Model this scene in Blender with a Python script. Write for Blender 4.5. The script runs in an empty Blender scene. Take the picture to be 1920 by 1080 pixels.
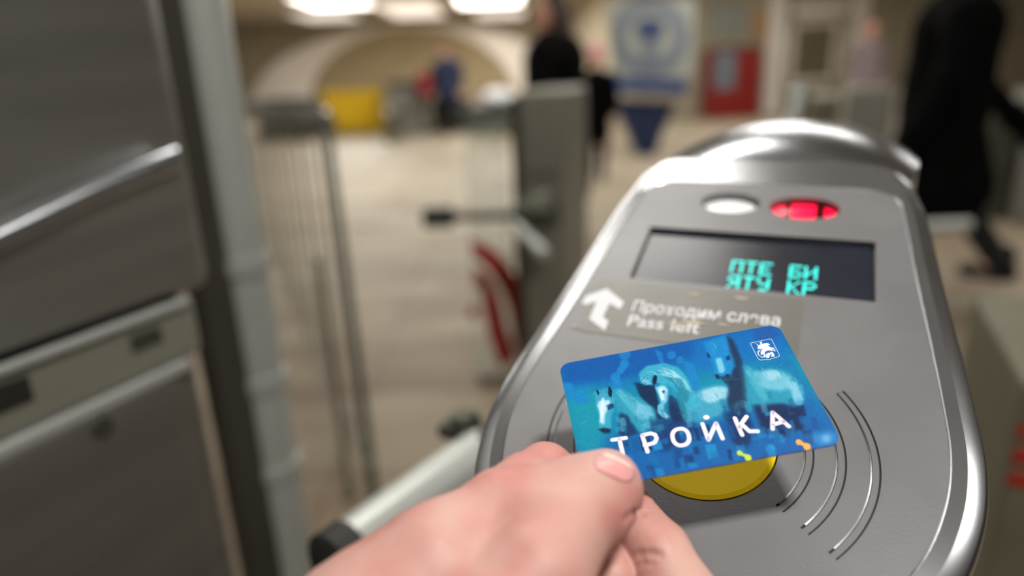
import bpy, bmesh, math, random
import numpy as np
from mathutils import Vector, Matrix
from math import sin, cos, pi, radians
sc = bpy.context.scene
C = sc.collection
random.seed(7)

# ------------------------------------------------------------------ camera, view, lights
F = 1270.0; CAM_H = 1.22
PITCH = radians(17.7); ROLL = radians(2.4)
Zc = np.array([-cos(PITCH)*sin(ROLL), cos(PITCH)*cos(ROLL), sin(PITCH)])
Yc = np.array([-sin(PITCH)*sin(ROLL), sin(PITCH)*cos(ROLL), -cos(PITCH)])
R = np.stack([np.cross(Yc, Zc), Yc, Zc])          # camera axes -> world
cd = bpy.data.cameras.new('camera'); cam = bpy.data.objects.new('camera', cd); C.objects.link(cam)
cam.matrix_world = Matrix.Translation((0, 0, CAM_H)) @ Matrix(R.tolist()).to_4x4()
cd.sensor_width = 36; cd.lens = F/1920*36; cd.clip_start = .01; cd.clip_end = 200
cd.dof.use_dof = True; cd.dof.focus_distance = .25; cd.dof.aperture_fstop = 3.0
sc.camera = cam
sc.view_settings.view_transform = 'Standard'; sc.view_settings.look = 'None'
sc.view_settings.exposure = 0.0; sc.view_settings.gamma = 1
sc.view_settings.use_curve_mapping = False
w = bpy.data.worlds.new('world'); sc.world = w; w.use_nodes = True
w.node_tree.nodes['Background'].inputs[0].default_value = (.9, .85, .75, 1)
w.node_tree.nodes['Background'].inputs[1].default_value = .35

def at(px, py, d):          # a point of the place seen at pixel px,py and d metres deep
    return Vector((R @ np.array([(px-960)/F*d, -(py-540)/F*d, -d])).tolist()) + Vector((0, 0, CAM_H))
def on_floor(px, py, z=0.):
    r = R @ np.array([(px-960)/F, -(py-540)/F, -1.]); t = (z-CAM_H)/r[2]
    return Vector((r[0]*t, r[1]*t, z))
YAW = radians(25.1)
AX = Vector((cos(YAW), -sin(YAW), 0)); BX = Vector((sin(YAW), cos(YAW), 0)); UP = Vector((0, 0, 1))
def T(a, b, z): return AX*a + BX*b + UP*z          # turnstile-row coordinates: across, along, up

# ------------------------------------------------------------------ materials
def lin(c):
    return tuple((x/12.92 if x <= .04045 else ((x+.055)/1.055)**2.4) for x in [v/255 for v in c])
def mat(name, col, rough=.6, metal=0., noise=0., nscale=8., bump=0., bscale=60., emit=None, estr=0., coat=0., sss=0., trans=0., alpha=1., spec=.5, ior=1.45, stretch=None, raw=False):
    m = bpy.data.materials.new(name); m.use_nodes = True
    nt = m.node_tree; b = nt.nodes['Principled BSDF']; L = nt.links
    c = col if raw else lin(col)
    b.inputs['Base Color'].default_value = (*c, 1)
    b.inputs['Roughness'].default_value = rough; b.inputs['Metallic'].default_value = metal
    b.inputs['Specular IOR Level'].default_value = spec; b.inputs['IOR'].default_value = ior
    b.inputs['Coat Weight'].default_value = coat; b.inputs['Alpha'].default_value = alpha
    b.inputs['Transmission Weight'].default_value = trans
    if emit: b.inputs['Emission Color'].default_value = (*lin(emit), 1); b.inputs['Emission Strength'].default_value = estr
    if sss:
        b.inputs['Subsurface Weight'].default_value = sss; b.inputs['Subsurface Radius'].default_value = (1., .35, .2)
        b.inputs['Subsurface Scale'].default_value = .004
    tc = nt.nodes.new('ShaderNodeTexCoord'); mp = nt.nodes.new('ShaderNodeMapping'); L.new(tc.outputs['Object'], mp.inputs[0])
    if stretch: mp.inputs['Scale'].default_value = stretch
    if noise:
        n = nt.nodes.new('ShaderNodeTexNoise'); n.inputs['Scale'].default_value = nscale; n.inputs['Detail'].default_value = 6
        L.new(mp.outputs[0], n.inputs['Vector'])
        mx = nt.nodes.new('ShaderNodeMixRGB'); mx.inputs[1].default_value = (*[v*(1-noise) for v in c], 1); mx.inputs[2].default_value = (*[min(1, v*(1+noise)) for v in c], 1)
        cr = nt.nodes.new('ShaderNodeValToRGB'); cr.color_ramp.elements[0].position = .35; cr.color_ramp.elements[1].position = .65
        L.new(n.outputs[0], cr.inputs[0]); L.new(cr.outputs[0], mx.inputs[0]); L.new(mx.outputs[0], b.inputs['Base Color'])
    if bump:
        n = nt.nodes.new('ShaderNodeTexNoise'); n.inputs['Scale'].default_value = bscale; n.inputs['Detail'].default_value = 4
        L.new(mp.outputs[0], n.inputs['Vector'])
        bp = nt.nodes.new('ShaderNodeBump'); bp.inputs['Strength'].default_value = bump; bp.inputs['Distance'].default_value = .002
        L.new(n.outputs[0], bp.inputs['Height']); L.new(bp.outputs[0], b.inputs['Normal'])
    return m
M = {}
M['panel'] = mat('brushed_panel_steel', (114, 114, 116), .38, .24, noise=.07, nscale=25, bump=.05, bscale=900)
M['band'] = mat('satin_band_steel', (146, 147, 149), .22, .8, noise=.05, nscale=30)
M['rim'] = mat('polished_rim_steel', (188, 192, 198), .24, 1., noise=.05, nscale=30)
M['steel'] = mat('cabinet_steel', (160, 160, 156), .33, .9, noise=.08, nscale=3, bump=.05, bscale=200, stretch=(1, 1, 12))
M['steel_dull'] = mat('dull_cabinet_steel', (134, 133, 122), .5, .5, noise=.1, nscale=3)
M['dark_steel'] = mat('dark_steel', (70, 72, 62), .45, .5, noise=.1)
M['black'] = mat('black_rubber', (28, 29, 26), .6, noise=.1)
M['labelblue'] = mat('ledge_label_blue', (40, 68, 112), .5)
M['jamb'] = mat('dark_jamb_paint', (52, 50, 42), .6, noise=.1)
M['groove'] = mat('groove_dark', (22, 22, 24), .5)
M['yellow'] = mat('yellow_plastic', (240, 208, 0), .5, noise=.03, spec=.25)
M['glassd'] = mat('display_glass', (34, 37, 46), .25, 0, noise=.2, nscale=20, spec=.4)
M['cyan'] = mat('display_segments', (40, 220, 210), .5, emit=(70, 235, 225), estr=.85)
M['redlens'] = mat('dark_red_lens', (70, 6, 14), .25, coat=.3)
M['redlight'] = mat('red_signal_light', (250, 10, 50), .3, emit=(255, 0, 60), estr=1.3)
M['whitelens'] = mat('pale_lens', (240, 240, 242), .3, .0, coat=.5)
M['film'] = mat('sticker_film', (108, 107, 103), .38, .24, noise=.05, nscale=60)
M['print'] = mat('white_print', (206, 207, 212), .5)
M['cardwhite'] = mat('card_white_ink', (226, 222, 240), .4)
M['cardedge'] = mat('card_edge', (150, 150, 215), .5)
M['ygreen'] = mat('card_yellow_green_ink', (178, 204, 20), .4)
M['orange'] = mat('card_orange_ink', (240, 160, 40), .4)
M['glassg'] = mat('gate_glass', (205, 216, 200), .12, 0, alpha=.22)
M['glassedge'] = mat('glass_edge_green', (62, 68, 54), .4)
M['redprint'] = mat('red_print', (158, 20, 12), .6)
M['tube'] = mat('satin_tube_steel', (176, 180, 176), .38, .45, noise=.05)
M['wallb'] = mat('beige_wall', (166, 156, 134), .8, noise=.06, nscale=1.2)
M['arch'] = mat('white_arch_plaster', (238, 230, 220), .8, noise=.03, nscale=1)
M['lunette'] = mat('tan_lunette_plaster', (156, 140, 110), .85, noise=.06, nscale=.8)
M['ceil'] = mat('brown_ceiling', (134, 124, 110), .85, noise=.05, nscale=1)
M['lamp'] = mat('ceiling_lamp_diffuser', (255, 255, 255), .5, emit=(255, 250, 240), estr=5.)
M['lampframe'] = mat('lamp_frame', (190, 190, 185), .5)
M['yboard'] = mat('yellow_board', (226, 184, 10), .6, noise=.06, nscale=6)
M['yframe'] = mat('yellow_board_frame', (180, 150, 30), .6)
M['navy'] = mat('navy_paint', (16, 32, 66), .5, noise=.08)
M['blue'] = mat('blue_ledge_paint', (6, 52, 116), .45)
M['paper'] = mat('pale_poster', (146, 150, 142), .7, noise=.03)
M['greyink'] = mat('poster_grey_ink', (104, 112, 122), .7)
M['blueink'] = mat('poster_blue_ink', (48, 62, 98), .7)
M['redm'] = mat('red_machine_paint', (128, 24, 18), .45, noise=.1, nscale=5)
M['brown'] = mat('brown_board', (112, 102, 80), .7, noise=.1, nscale=2)
M['grey'] = mat('grey_paint', (120, 118, 110), .6, noise=.05)
M['olive'] = mat('olive_grey_paint', (96, 94, 78), .6, noise=.08)
M['glint'] = mat('glint_white', (215, 218, 222), .4)
M['skin'] = mat('person_skin', (205, 150, 130), .5, sss=.1)
M['coat'] = mat('black_wool_coat', (9, 9, 10), 1., noise=.2, nscale=30, spec=.1)
M['navycoat'] = mat('navy_jacket', (34, 44, 72), .8, noise=.1)
M['trouser'] = mat('dark_trousers', (26, 26, 28), .85)
M['pinkcoat'] = mat('pink_grey_jacket', (136, 120, 122), .85, noise=.1)
M['pinkhat'] = mat('pink_knit_hat', (222, 110, 160), .9)
M['hair'] = mat('brown_hair', (58, 42, 30), .7, noise=.2, nscale=60)
M['redbag'] = mat('red_bag_fabric', (140, 32, 44), .8)
M['coral'] = mat('coral_bag_fabric', (216, 110, 100), .8)
M['shoe'] = mat('black_leather', (16, 16, 17), .4)
M['eye'] = mat('eye_dark', (30, 24, 22), .3)

# floor: pale worn stone with brown wet tracks
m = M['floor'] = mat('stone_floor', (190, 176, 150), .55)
nt = m.node_tree; L = nt.links; b = nt.nodes['Principled BSDF']
tc = nt.nodes.new('ShaderNodeTexCoord'); n1 = nt.nodes.new('ShaderNodeTexNoise'); n1.inputs['Scale'].default_value = 1.6; n1.inputs['Detail'].default_value = 5
mp = nt.nodes.new('ShaderNodeMapping'); mp.inputs['Scale'].default_value = (.8, 2.2, 1); mp.inputs['Rotation'].default_value = (0, 0, .35)
L.new(tc.outputs['Object'], mp.inputs[0]); L.new(mp.outputs[0], n1.inputs['Vector'])
cr = nt.nodes.new('ShaderNodeValToRGB'); e = cr.color_ramp.elements
e[0].position = .36; e[0].color = (*lin((150, 132, 110)), 1); e[1].position = .6; e[1].color = (*lin((178, 169, 147)), 1)
L.new(n1.outputs[0], cr.inputs[0])
br = nt.nodes.new('ShaderNodeTexBrick'); br.inputs['Color1'].default_value = (1, 1, 1, 1); br.inputs['Color2'].default_value = (.9, .9, .9, 1); br.inputs['Mortar'].default_value = (.6, .58, .55, 1)
br.inputs['Scale'].default_value = 1.; br.inputs['Mortar Size'].default_value = .008; br.inputs['Brick Width'].default_value = .6; br.inputs['Row Height'].default_value = .6; br.offset = 0
L.new(tc.outputs['Object'], br.inputs['Vector'])
mx = nt.nodes.new('ShaderNodeMixRGB'); mx.blend_type = 'MULTIPLY'; mx.inputs[0].default_value = 1
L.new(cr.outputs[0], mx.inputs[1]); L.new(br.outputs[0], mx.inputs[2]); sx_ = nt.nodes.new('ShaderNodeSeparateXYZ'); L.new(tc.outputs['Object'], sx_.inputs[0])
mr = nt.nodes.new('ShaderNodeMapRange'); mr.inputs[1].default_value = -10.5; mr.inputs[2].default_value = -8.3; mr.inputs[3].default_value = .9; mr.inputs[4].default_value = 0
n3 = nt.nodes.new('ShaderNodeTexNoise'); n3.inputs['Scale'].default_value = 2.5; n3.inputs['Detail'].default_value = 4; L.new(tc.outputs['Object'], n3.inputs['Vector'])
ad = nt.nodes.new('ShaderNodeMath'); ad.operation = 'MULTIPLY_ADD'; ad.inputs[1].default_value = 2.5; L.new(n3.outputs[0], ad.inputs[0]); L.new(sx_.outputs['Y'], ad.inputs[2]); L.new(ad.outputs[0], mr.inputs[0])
dm = nt.nodes.new('ShaderNodeMixRGB'); dm.blend_type = 'MULTIPLY'; dm.inputs[2].default_value = (.52, .47, .42, 1); L.new(mr.outputs[0], dm.inputs[0]); L.new(mx.outputs[0], dm.inputs[1])  # near end darkened: weaker light there put into the colour, plus wet dirt
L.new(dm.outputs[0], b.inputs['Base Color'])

# hand skin: warm pink with blotches, lines and pores
m = M['handskin'] = mat('hand_skin', (206, 156, 146), .5, sss=.12, bump=.12, bscale=900)
nt = m.node_tree; L = nt.links; b = nt.nodes['Principled BSDF']
tc = nt.nodes.new('ShaderNodeTexCoord'); n1 = nt.nodes.new('ShaderNodeTexNoise'); n1.inputs['Scale'].default_value = 38; n1.inputs['Detail'].default_value = 3
L.new(tc.outputs['Object'], n1.inputs['Vector']); cr = nt.nodes.new('ShaderNodeValToRGB'); e = cr.color_ramp.elements
e[0].position = .36; e[0].color = (*lin((184, 122, 114)), 1); e[1].position = .64; e[1].color = (*lin((192, 152, 142)), 1)
L.new(n1.outputs[0], cr.inputs[0]); L.new(cr.outputs[0], b.inputs['Base Color'])
M['nail'] = mat('finger_nail', (216, 148, 146), .4, coat=.1, sss=.15)

# ------------------------------------------------------------------ mesh helpers
def origin_of(o):
    v = Vector((0, 0, 0))
    while o is not None: v = v + o.location; o = o.parent
    return v
def obj(name, verts, faces, m, parent=None, smooth=False, at_=None):
    """link one mesh; verts are world points"""
    me = bpy.data.meshes.new(name); base = origin_of(parent)
    loc = Vector(at_) if at_ is not None else base
    me.from_pydata([tuple(Vector(v)-loc) for v in verts], [], faces)
    me.materials.append(m); me.update()
    bm = bmesh.new(); bm.from_mesh(me); bmesh.ops.recalc_face_normals(bm, faces=bm.faces); bm.to_mesh(me); bm.free()
    if smooth: me.polygons.foreach_set('use_smooth', [True]*len(me.polygons))
    o = bpy.data.objects.new(name, me); C.objects.link(o); o.parent = parent; o.location = loc-base
    return o
def thing(name, label, cat, loc, group=None):
    o = bpy.data.objects.new(name, None); o.empty_display_size = .05; C.objects.link(o); o.location = loc
    o['label'] = label; o['category'] = cat
    if group: o['group'] = group
    return o
def tag(o, label, cat, group=None):
    o['label'] = label; o['category'] = cat
    if group: o['group'] = group
    return o
def struct(o): o['kind'] = 'structure'; return o
class MB:
    def __init__(s): s.v = []; s.f = []
    def add(s, v, f): k = len(s.v); s.v += [Vector(p) for p in v]; s.f += [[i+k for i in q] for q in f]; return s
    def box(s, c, x, y, z, bev=0.):      # centre and half-axis vectors
        x, y, z, c = Vector(x), Vector(y), Vector(z), Vector(c)
        bm = bmesh.new(); bmesh.ops.create_cube(bm, size=2)
        lx, ly, lz = x.length, y.length, z.length
        for v in bm.verts: v.co = Vector((v.co.x*lx, v.co.y*ly, v.co.z*lz))
        if bev: bmesh.ops.bevel(bm, geom=bm.edges[:], offset=bev, segments=3, affect='EDGES', profile=.5)
        ux, uy, uz = x/lx, y/ly, z/lz
        bm.verts.index_update()
        s.add([c+ux*v.co.x+uy*v.co.y+uz*v.co.z for v in bm.verts], [[v.index for v in f.verts] for f in bm.faces]); bm.free(); return s
    def tube(s, pts, r, n=20, cap=True):
        pts = [Vector(p) for p in pts]; rs = r if isinstance(r, (list, tuple)) else [r]*len(pts)
        d0 = (pts[1]-pts[0]).normalized(); a = d0.orthogonal().normalized(); V = []; Fc = []
        for i, p in enumerate(pts):
            d = (pts[min(i+1, len(pts)-1)]-pts[max(i-1, 0)]).normalized(); a = (a-d*a.dot(d)).normalized(); bb = d.cross(a)
            V += [p+(a*cos(2*pi*k/n)+bb*sin(2*pi*k/n))*rs[i] for k in range(n)]
        for i in range(len(pts)-1):
            for k in range(n): Fc.append([i*n+k, i*n+(k+1) % n, (i+1)*n+(k+1) % n, (i+1)*n+k])
        if cap: Fc += [list(range(n))[::-1], [(len(pts)-1)*n+k for k in range(n)]]
        return s.add(V, Fc)
    def loft(s, loops, cap0=False, cap1=False):
        n = len(loops[0]); V = [p for l in loops for p in l]; Fc = []
        for i in range(len(loops)-1):
            for k in range(n): Fc.append([i*n+k, i*n+(k+1) % n, (i+1)*n+(k+1) % n, (i+1)*n+k])
        if cap0: Fc.append(list(range(n))[::-1])
        if cap1: Fc.append([(len(loops)-1)*n+k for k in range(n)])
        return s.add(V, Fc)
    def build(s, name, m, parent=None, smooth=False, at_=None): return obj(name, s.v, s.f, m, parent, smooth, at_)
def autosmooth(o, ang=35):
    me = o.data; me.polygons.foreach_set('use_smooth', [True]*len(me.polygons))
    try: me.set_sharp_from_angle(angle=radians(ang))
    except Exception: pass
    return o
def spline(P, n):            # catmull-rom through open points
    P = [np.array(p, float) for p in P]; P = [2*P[0]-P[1]]+P+[2*P[-1]-P[-2]]; out = []
    for i in range(1, len(P)-2):
        for k in range(n):
            t = k/n; a, b_, c, d = P[i-1:i+3]
            out.append(.5*((2*b_)+(c-a)*t+(2*a-5*b_+4*c-d)*t*t+(-a+3*b_-3*c+d)*t**3))
    out.append(P[-2]); return out
def spline_closed(P, n):
    P = [np.array(p, float) for p in P]; N = len(P); out = []
    for i in range(N):
        a, b_, c, d = P[i-1], P[i], P[(i+1) % N], P[(i+2) % N]
        for k in range(n):
            t = k/n; out.append(.5*((2*b_)+(c-a)*t+(2*a-5*b_+4*c-d)*t*t+(-a+3*b_-3*c+d)*t**3))
    return out

# implicit bodies: smooth union of tapered capsules, polygonised with surface nets
def sdf_mesh(caps, h, k, cuts=(), smooth=1):
    """caps: list of (p, q, rp, rq[, kk]); all world points. returns verts, quads"""
    P = np.array([list(c[0]) for c in caps]+[list(c[1]) for c in caps]); rm = max(max(c[2], c[3]) for c in caps)
    lo = P.min(0)-rm-3*h; hi = P.max(0)+rm+3*h
    N = np.ceil((hi-lo)/h).astype(int)+1
    X, Y, Z = [lo[i]+h*np.arange(N[i], dtype=np.float32) for i in range(3)]
    D = np.full(N, 1e3, np.float32)
    def seg(c, pad):
        p, q = np.array(list(c[0])), np.array(list(c[1])); r0, r1 = c[2], c[3]; rr = max(r0, r1)+pad
        a = np.maximum(((np.minimum(p, q)-rr-lo)/h).astype(int), 0); b_ = np.minimum(((np.maximum(p, q)+rr-lo)/h).astype(int)+2, N)
        sl = tuple(slice(a[i], b_[i]) for i in range(3))
        x, y, z = X[sl[0]][:, None, None], Y[sl[1]][None, :, None], Z[sl[2]][None, None, :]
        d = q-p; L2 = max(d@d, 1e-12)
        t = np.clip(((x-p[0])*d[0]+(y-p[1])*d[1]+(z-p[2])*d[2])/L2, 0, 1)
        return sl, np.sqrt((x-p[0]-t*d[0])**2+(y-p[1]-t*d[1])**2+(z-p[2]-t*d[2])**2)-(r0+(r1-r0)*t)
    for c in caps:
        kk = c[4] if len(c) > 4 else k
        sl, s_ = seg(c, 3*kk+4*h); D0 = D[sl]
        hh = np.clip(.5+.5*(D0-s_)/kk, 0, 1)
        D[sl] = D0*(1-hh)+s_*hh-kk*hh*(1-hh)
    for c in cuts:
        sl, s_ = seg(c, 4*c[4]); D0 = D[sl]; kk = c[4]
        hh = np.clip(.5-.5*(D0+s_)/kk, 0, 1); D[sl] = D0*(1-hh)+(-s_)*hh+kk*hh*(1-hh)
    S = D < 0
    n = N-1
    corners = [(i, j, l) for i in (0, 1) for j in (0, 1) for l in (0, 1)]
    cnt = np.zeros(n, np.int8)
    for i, j, l in corners: cnt += S[i:n[0]+i, j:n[1]+j, l:n[2]+l]
    act = (cnt > 0) & (cnt < 8); idx = np.full(n, -1, np.int64); ci = np.argwhere(act); idx[act] = np.arange(len(ci))
    acc = np.zeros((len(ci), 3)); wn = np.zeros(len(ci))
    for i, a in enumerate(corners):
        for b_ in corners[i+1:]:
            if sum(abs(a[t]-b_[t]) for t in range(3)) != 1: continue
            da = D[ci[:, 0]+a[0], ci[:, 1]+a[1], ci[:, 2]+a[2]]; db = D[ci[:, 0]+b_[0], ci[:, 1]+b_[1], ci[:, 2]+b_[2]]
            mk = (da < 0) != (db < 0); t = np.where(mk, da/np.where(mk, da-db, 1), 0)
            acc += np.where(mk[:, None], np.array(a)+t[:, None]*(np.array(b_)-np.array(a)), 0); wn += mk
    V = lo+h*(ci+acc/wn[:, None])
    Q = []
    for ax in range(3):
        u, v = [(1, 2), (2, 0), (0, 1)][ax]
        s0 = [slice(1, n[0]), slice(1, n[1]), slice(1, n[2])]; s0[ax] = slice(0, n[ax]); s1 = list(s0); s1[ax] = slice(1, n[ax]+1)
        a = S[tuple(s0)]; b_ = S[tuple(s1)]
        for flip, mk in ((False, a & ~b_), (True, ~a & b_)):
            e = np.argwhere(mk); off = [1, 1, 1]; off[ax] = 0; e = e+np.array(off)
            du = np.zeros(3, int); du[u] = 1; dv = np.zeros(3, int); dv[v] = 1
            g = lambda c: idx[c[:, 0], c[:, 1], c[:, 2]]
            q = np.stack([g(e-du-dv), g(e-dv), g(e), g(e-du)], 1)
            Q.append(q[:, ::-1] if flip else q)
    Q = np.concatenate(Q); Q = Q[(Q >= 0).all(1)]
    for _ in range(smooth):
        s_ = np.zeros_like(V); c_ = np.zeros(len(V))
        for i in range(4):
            for j in ((i+1) % 4, (i+3) % 4): np.add.at(s_, Q[:, i], V[Q[:, j]]); np.add.at(c_, Q[:, i], 1)
        V = V*.5+.5*s_/np.maximum(c_, 1)[:, None]
    return V, Q
def sdf_obj(name, caps, h, k, m, parent=None, cuts=(), smooth=1, at_=None):
    V, Q = sdf_mesh(caps, h, k, cuts, smooth)
    me = bpy.data.meshes.new(name); base = origin_of(parent); loc = Vector(at_) if at_ is not None else base
    me.vertices.add(len(V)); me.vertices.foreach_set('co', (V-np.array(list(loc))).astype(np.float32).ravel())
    me.loops.add(len(Q)*4); me.loops.foreach_set('vertex_index', Q.ravel().astype(np.int32))
    me.polygons.add(len(Q)); me.polygons.foreach_set('loop_start', np.arange(0, len(Q)*4, 4, dtype=np.int32))
    me.materials.append(m); me.update(calc_edges=True); me.validate()
    me.polygons.foreach_set('use_smooth', [True]*len(me.polygons))
    o = bpy.data.objects.new(name, me); C.objects.link(o); o.parent = parent; o.location = loc-base
    return o
def chain(pts, k=None):      # [(point, radius), ...] -> capsules
    return [(pts[i][0], pts[i+1][0], pts[i][1], pts[i+1][1])+((k,) if k else ()) for i in range(len(pts)-1)]

# ------------------------------------------------------------------ the hall
CEIL = 3.45
def slab(name, lo, hi, m):
    c = (Vector(lo)+Vector(hi))/2; hx = (Vector(hi)-Vector(lo))/2
    return struct(MB().box(c, (hx.x, 0, 0), (0, hx.y, 0), (0, 0, hx.z)).build(name, m, at_=c))
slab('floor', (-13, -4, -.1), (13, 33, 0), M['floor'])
slab('ceiling', (-13, -4, CEIL), (13, 33, CEIL+.1), M['ceil'])
slab('wall_left', (-13.2, -4, 0), (-13, 33, CEIL), M['wallb'])
slab('wall_right', (13, -4, 0), (13.2, 16.8, CEIL), M['wallb'])
slab('wall_rear', (-13, -4.2, 0), (13, -4, CEIL), M['wallb'])
slab('wall_front_right', (3.2, 16.6, 0), (13, 16.8, CEIL), M['wallb'])
slab('wall_passage', (3., 16.6, 0), (3.2, 32, CEIL), M['wallb'])
# end wall with a vaulted lunette framed by a broad white arch
slab('wall_back', (-13, 31.9, 0), (13, 32.1, CEIL), M['wallb'])
ac = Vector((-4.1, 31.6, .2))
mb = MB(); n = 40; loops = []
for rx, rz, yy in ((4.6, 3.0, .2), (4.6, 3.0, 0), (7.2, 3.2, 0), (7.2, 3.2, .25)):
    loops.append([ac+Vector((-rx*cos(pi*k/n), yy, rz*sin(pi*k/n))) for k in range(n+1)])
V = [p for l in loops for p in l]; Fc = [[i*(n+1)+k, i*(n+1)+k+1, (i+1)*(n+1)+k+1, (i+1)*(n+1)+k] for i in range(3) for k in range(n)]
struct(mb.add(V, Fc).build('trim_1', M['arch'], at_=ac))
mb = MB(); V = [ac+Vector((-4.65*cos(pi*k/n), .22, 3.02*sin(pi*k/n))) for k in range(n+1)]; V += [v+Vector((0, .06, 0)) for v in V]
mb.add(V, [list(range(n+1)), [n+1+k for k in range(n+1)][::-1]]+[[k, k+1, n+2+k, n+1+k] for k in range(n)]+[[0, n, 2*n+1, n+1]])
struct(mb.build('trim_2', M['lunette'], at_=ac+Vector((0, .25, 0))))

# ceiling lamps: shallow troughs with glowing diffusers and the light they give
def lamp(x, y, sx, sy, watts, label, group, dim=False):
    z = CEIL
    t = thing('ceiling_lamp', label, 'ceiling light', (x, y, z-.01), group)
    MB().box((x, y, z-.045), (sx/2+.03, 0, 0), (0, sy/2+.03, 0), (0, 0, .04), .01).build('lamp_frame', M['lampframe'], t)
    MB().box((x, y, z-.095), (sx/2, 0, 0), (0, sy/2, 0), (0, 0, .012), .006).build('lamp_diffuser', M['lampdim' if dim else 'lamp'], t)
    if watts:
        l = bpy.data.lights.new('lamp_light', 'AREA'); l.shape = 'RECTANGLE'; l.size = sx; l.size_y = sy; l.energy = watts; l.color = (1, .96, .90)
        o = bpy.data.objects.new('lamp_light', l); C.objects.link(o); o.parent = t; o.location = (0, 0, -.115)
M['lampdim'] = mat('dim_lamp_diffuser', (235, 228, 222), .5, emit=(255, 246, 238), estr=.75)
def far_lamp(x0, x1, y, dy, watts, label, dim=False):
    a, b_ = on_floor(x0, y, CEIL-.1), on_floor(x1, y, CEIL-.1); yy = (a.y+b_.y)/2
    lamp((a.x+b_.x)/2, yy-dy/2, (b_-a).length, dy, watts, label, 'lamps over the far hall', dim)
far_lamp(592, 700, 12, 3.0, 260, 'long bright ceiling lamp at the left of the far hall, the nearer one')
far_lamp(586, 676, 37, 3.2, 130, 'dimmer ceiling lamp just below and behind the bright left one', True)
far_lamp(748, 832, 32, 5.5, 130, 'pale ceiling lamp in the middle, between the two bright pairs', True)
far_lamp(866, 970, 9, 3.0, 260, 'long bright ceiling lamp right of the middle one, the nearer of its pair')
far_lamp(900, 975, 33, 3.2, 130, 'dimmer ceiling lamp just below and behind the bright right one', True)
g2 = 'ceiling lamps over the turnstiles'
LP = ((.6, -.62, .36, .26, 84, 'short bright lamp over the reader, behind the picture'), (-.05, 1.95, 1.15, .5, 20, 'lamp mirrored in the top edge of the reader'), (3.0, .1, 1.3, .9, 12, 'lamp mirrored in the right rim of the reader'),
      (-1.05, 3.5, .9, .7, 10, 'lamp over the lane left of the reader'), (2.2, 4.5, 1.9, .9, 24, 'lamp mirrored in the arched housing'), (-4.2, 2.6, 1.6, .6, 16, 'lamp over the far left lane'),
      (-5.5, 6.4, 1.6, .6, 45, 'lamp over the railing'), (-1.5, 8.3, 1.8, .6, 75, 'lamp beyond the slim column'), (2.9, 8.3, 1.8, .6, 75, 'lamp over the information stand'), (7.2, 7.6, 1.8, .6, 60, 'lamp over the right hand turnstiles'),
      (-6, 12.5, 1.8, .6, 110, 'lamp before the yellow board'), (0, 13, 1.8, .6, 110, 'lamp before the escalator units'), (5, 13, 1.8, .6, 90, 'lamp before the red machine'), (-3.5, 18, 1.8, .6, 110, 'lamp beyond the escalator units'), (-9, 20, 1.8, .6, 90, 'lamp by the far left wall'))
for x, y, sx, sy, wt, lb_ in LP:
    lamp(x, y, sx, sy, wt, lb_+', on the ceiling', g2)

# ------------------------------------------------------------------ validator turnstile (the near one)
U = .272
pa = R @ np.array([.91319438, -.1042114, .39397462]); pb = R @ np.array([.37096726, .61276923, -.69778017]); pn = R @ np.array([-.16869888, .78336062, .59823643])
PA, PB, PN = Vector(pa.tolist()), Vector(pb.tolist()), Vector(pn.tolist())
PC = at(1318.1, 826.1, U)
def P(u, v, h=0.): return PC+PA*(u*U)+PB*(v*U)+PN*(h*U)      # panel coordinates
root = thing('turnstile', 'silver turnstile with a sloping reader panel, lit display and yellow disc, under the blue card', 'turnstile', (PC.x, PC.y, 0))
inner = [(.315, .05), (.312, .15), (.303, .281), (.29, .45), (.277, .65), (.268, .705), (.24, .735), (.15, .742), (0, .745), (-.15, .746), (-.205, .742), (-.236, .72), (-.25, .67),
         (-.26, .58), (-.274, .40), (-.290, .22), (-.302, .088), (-.303, 0), (-.291, -.07), (-.268, -.135), (-.21, -.215), (-.12, -.265), (0, -.285), (.12, -.265), (.21, -.208), (.268, -.13), (.302, -.04)]
IN = spline_closed(inner, 6)
IN = [np.array(p) for p in IN]; NI = len(IN)
nrm = []
for i in range(NI):
    d = IN[(i+1) % NI]-IN[i-1]; d /= np.linalg.norm(d); nrm.append(np.array([d[1], -d[0]]))
def off(i, d, dtop):         # outward offset, wider behind the display
    wgt = min(1, max(0, (IN[i][1]-.69)/.05)); s_ = wgt*wgt*(3-2*wgt)
    q = IN[i]+nrm[i]*d
    q = q+np.array([0, (dtop-d)*s_]); return q
def ring(d, h, dtop=None, htop=None):
    out = []
    for i in range(NI):
        wgt = min(1, max(0, (IN[i][1]-.69)/.05)); s_ = wgt*wgt*(3-2*wgt)
        q = off(i, d, d if dtop is None else dtop); hh = h+((h if htop is None else htop)-h)*s_
        out.append(P(q[0], q[1], hh))
    return out
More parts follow.
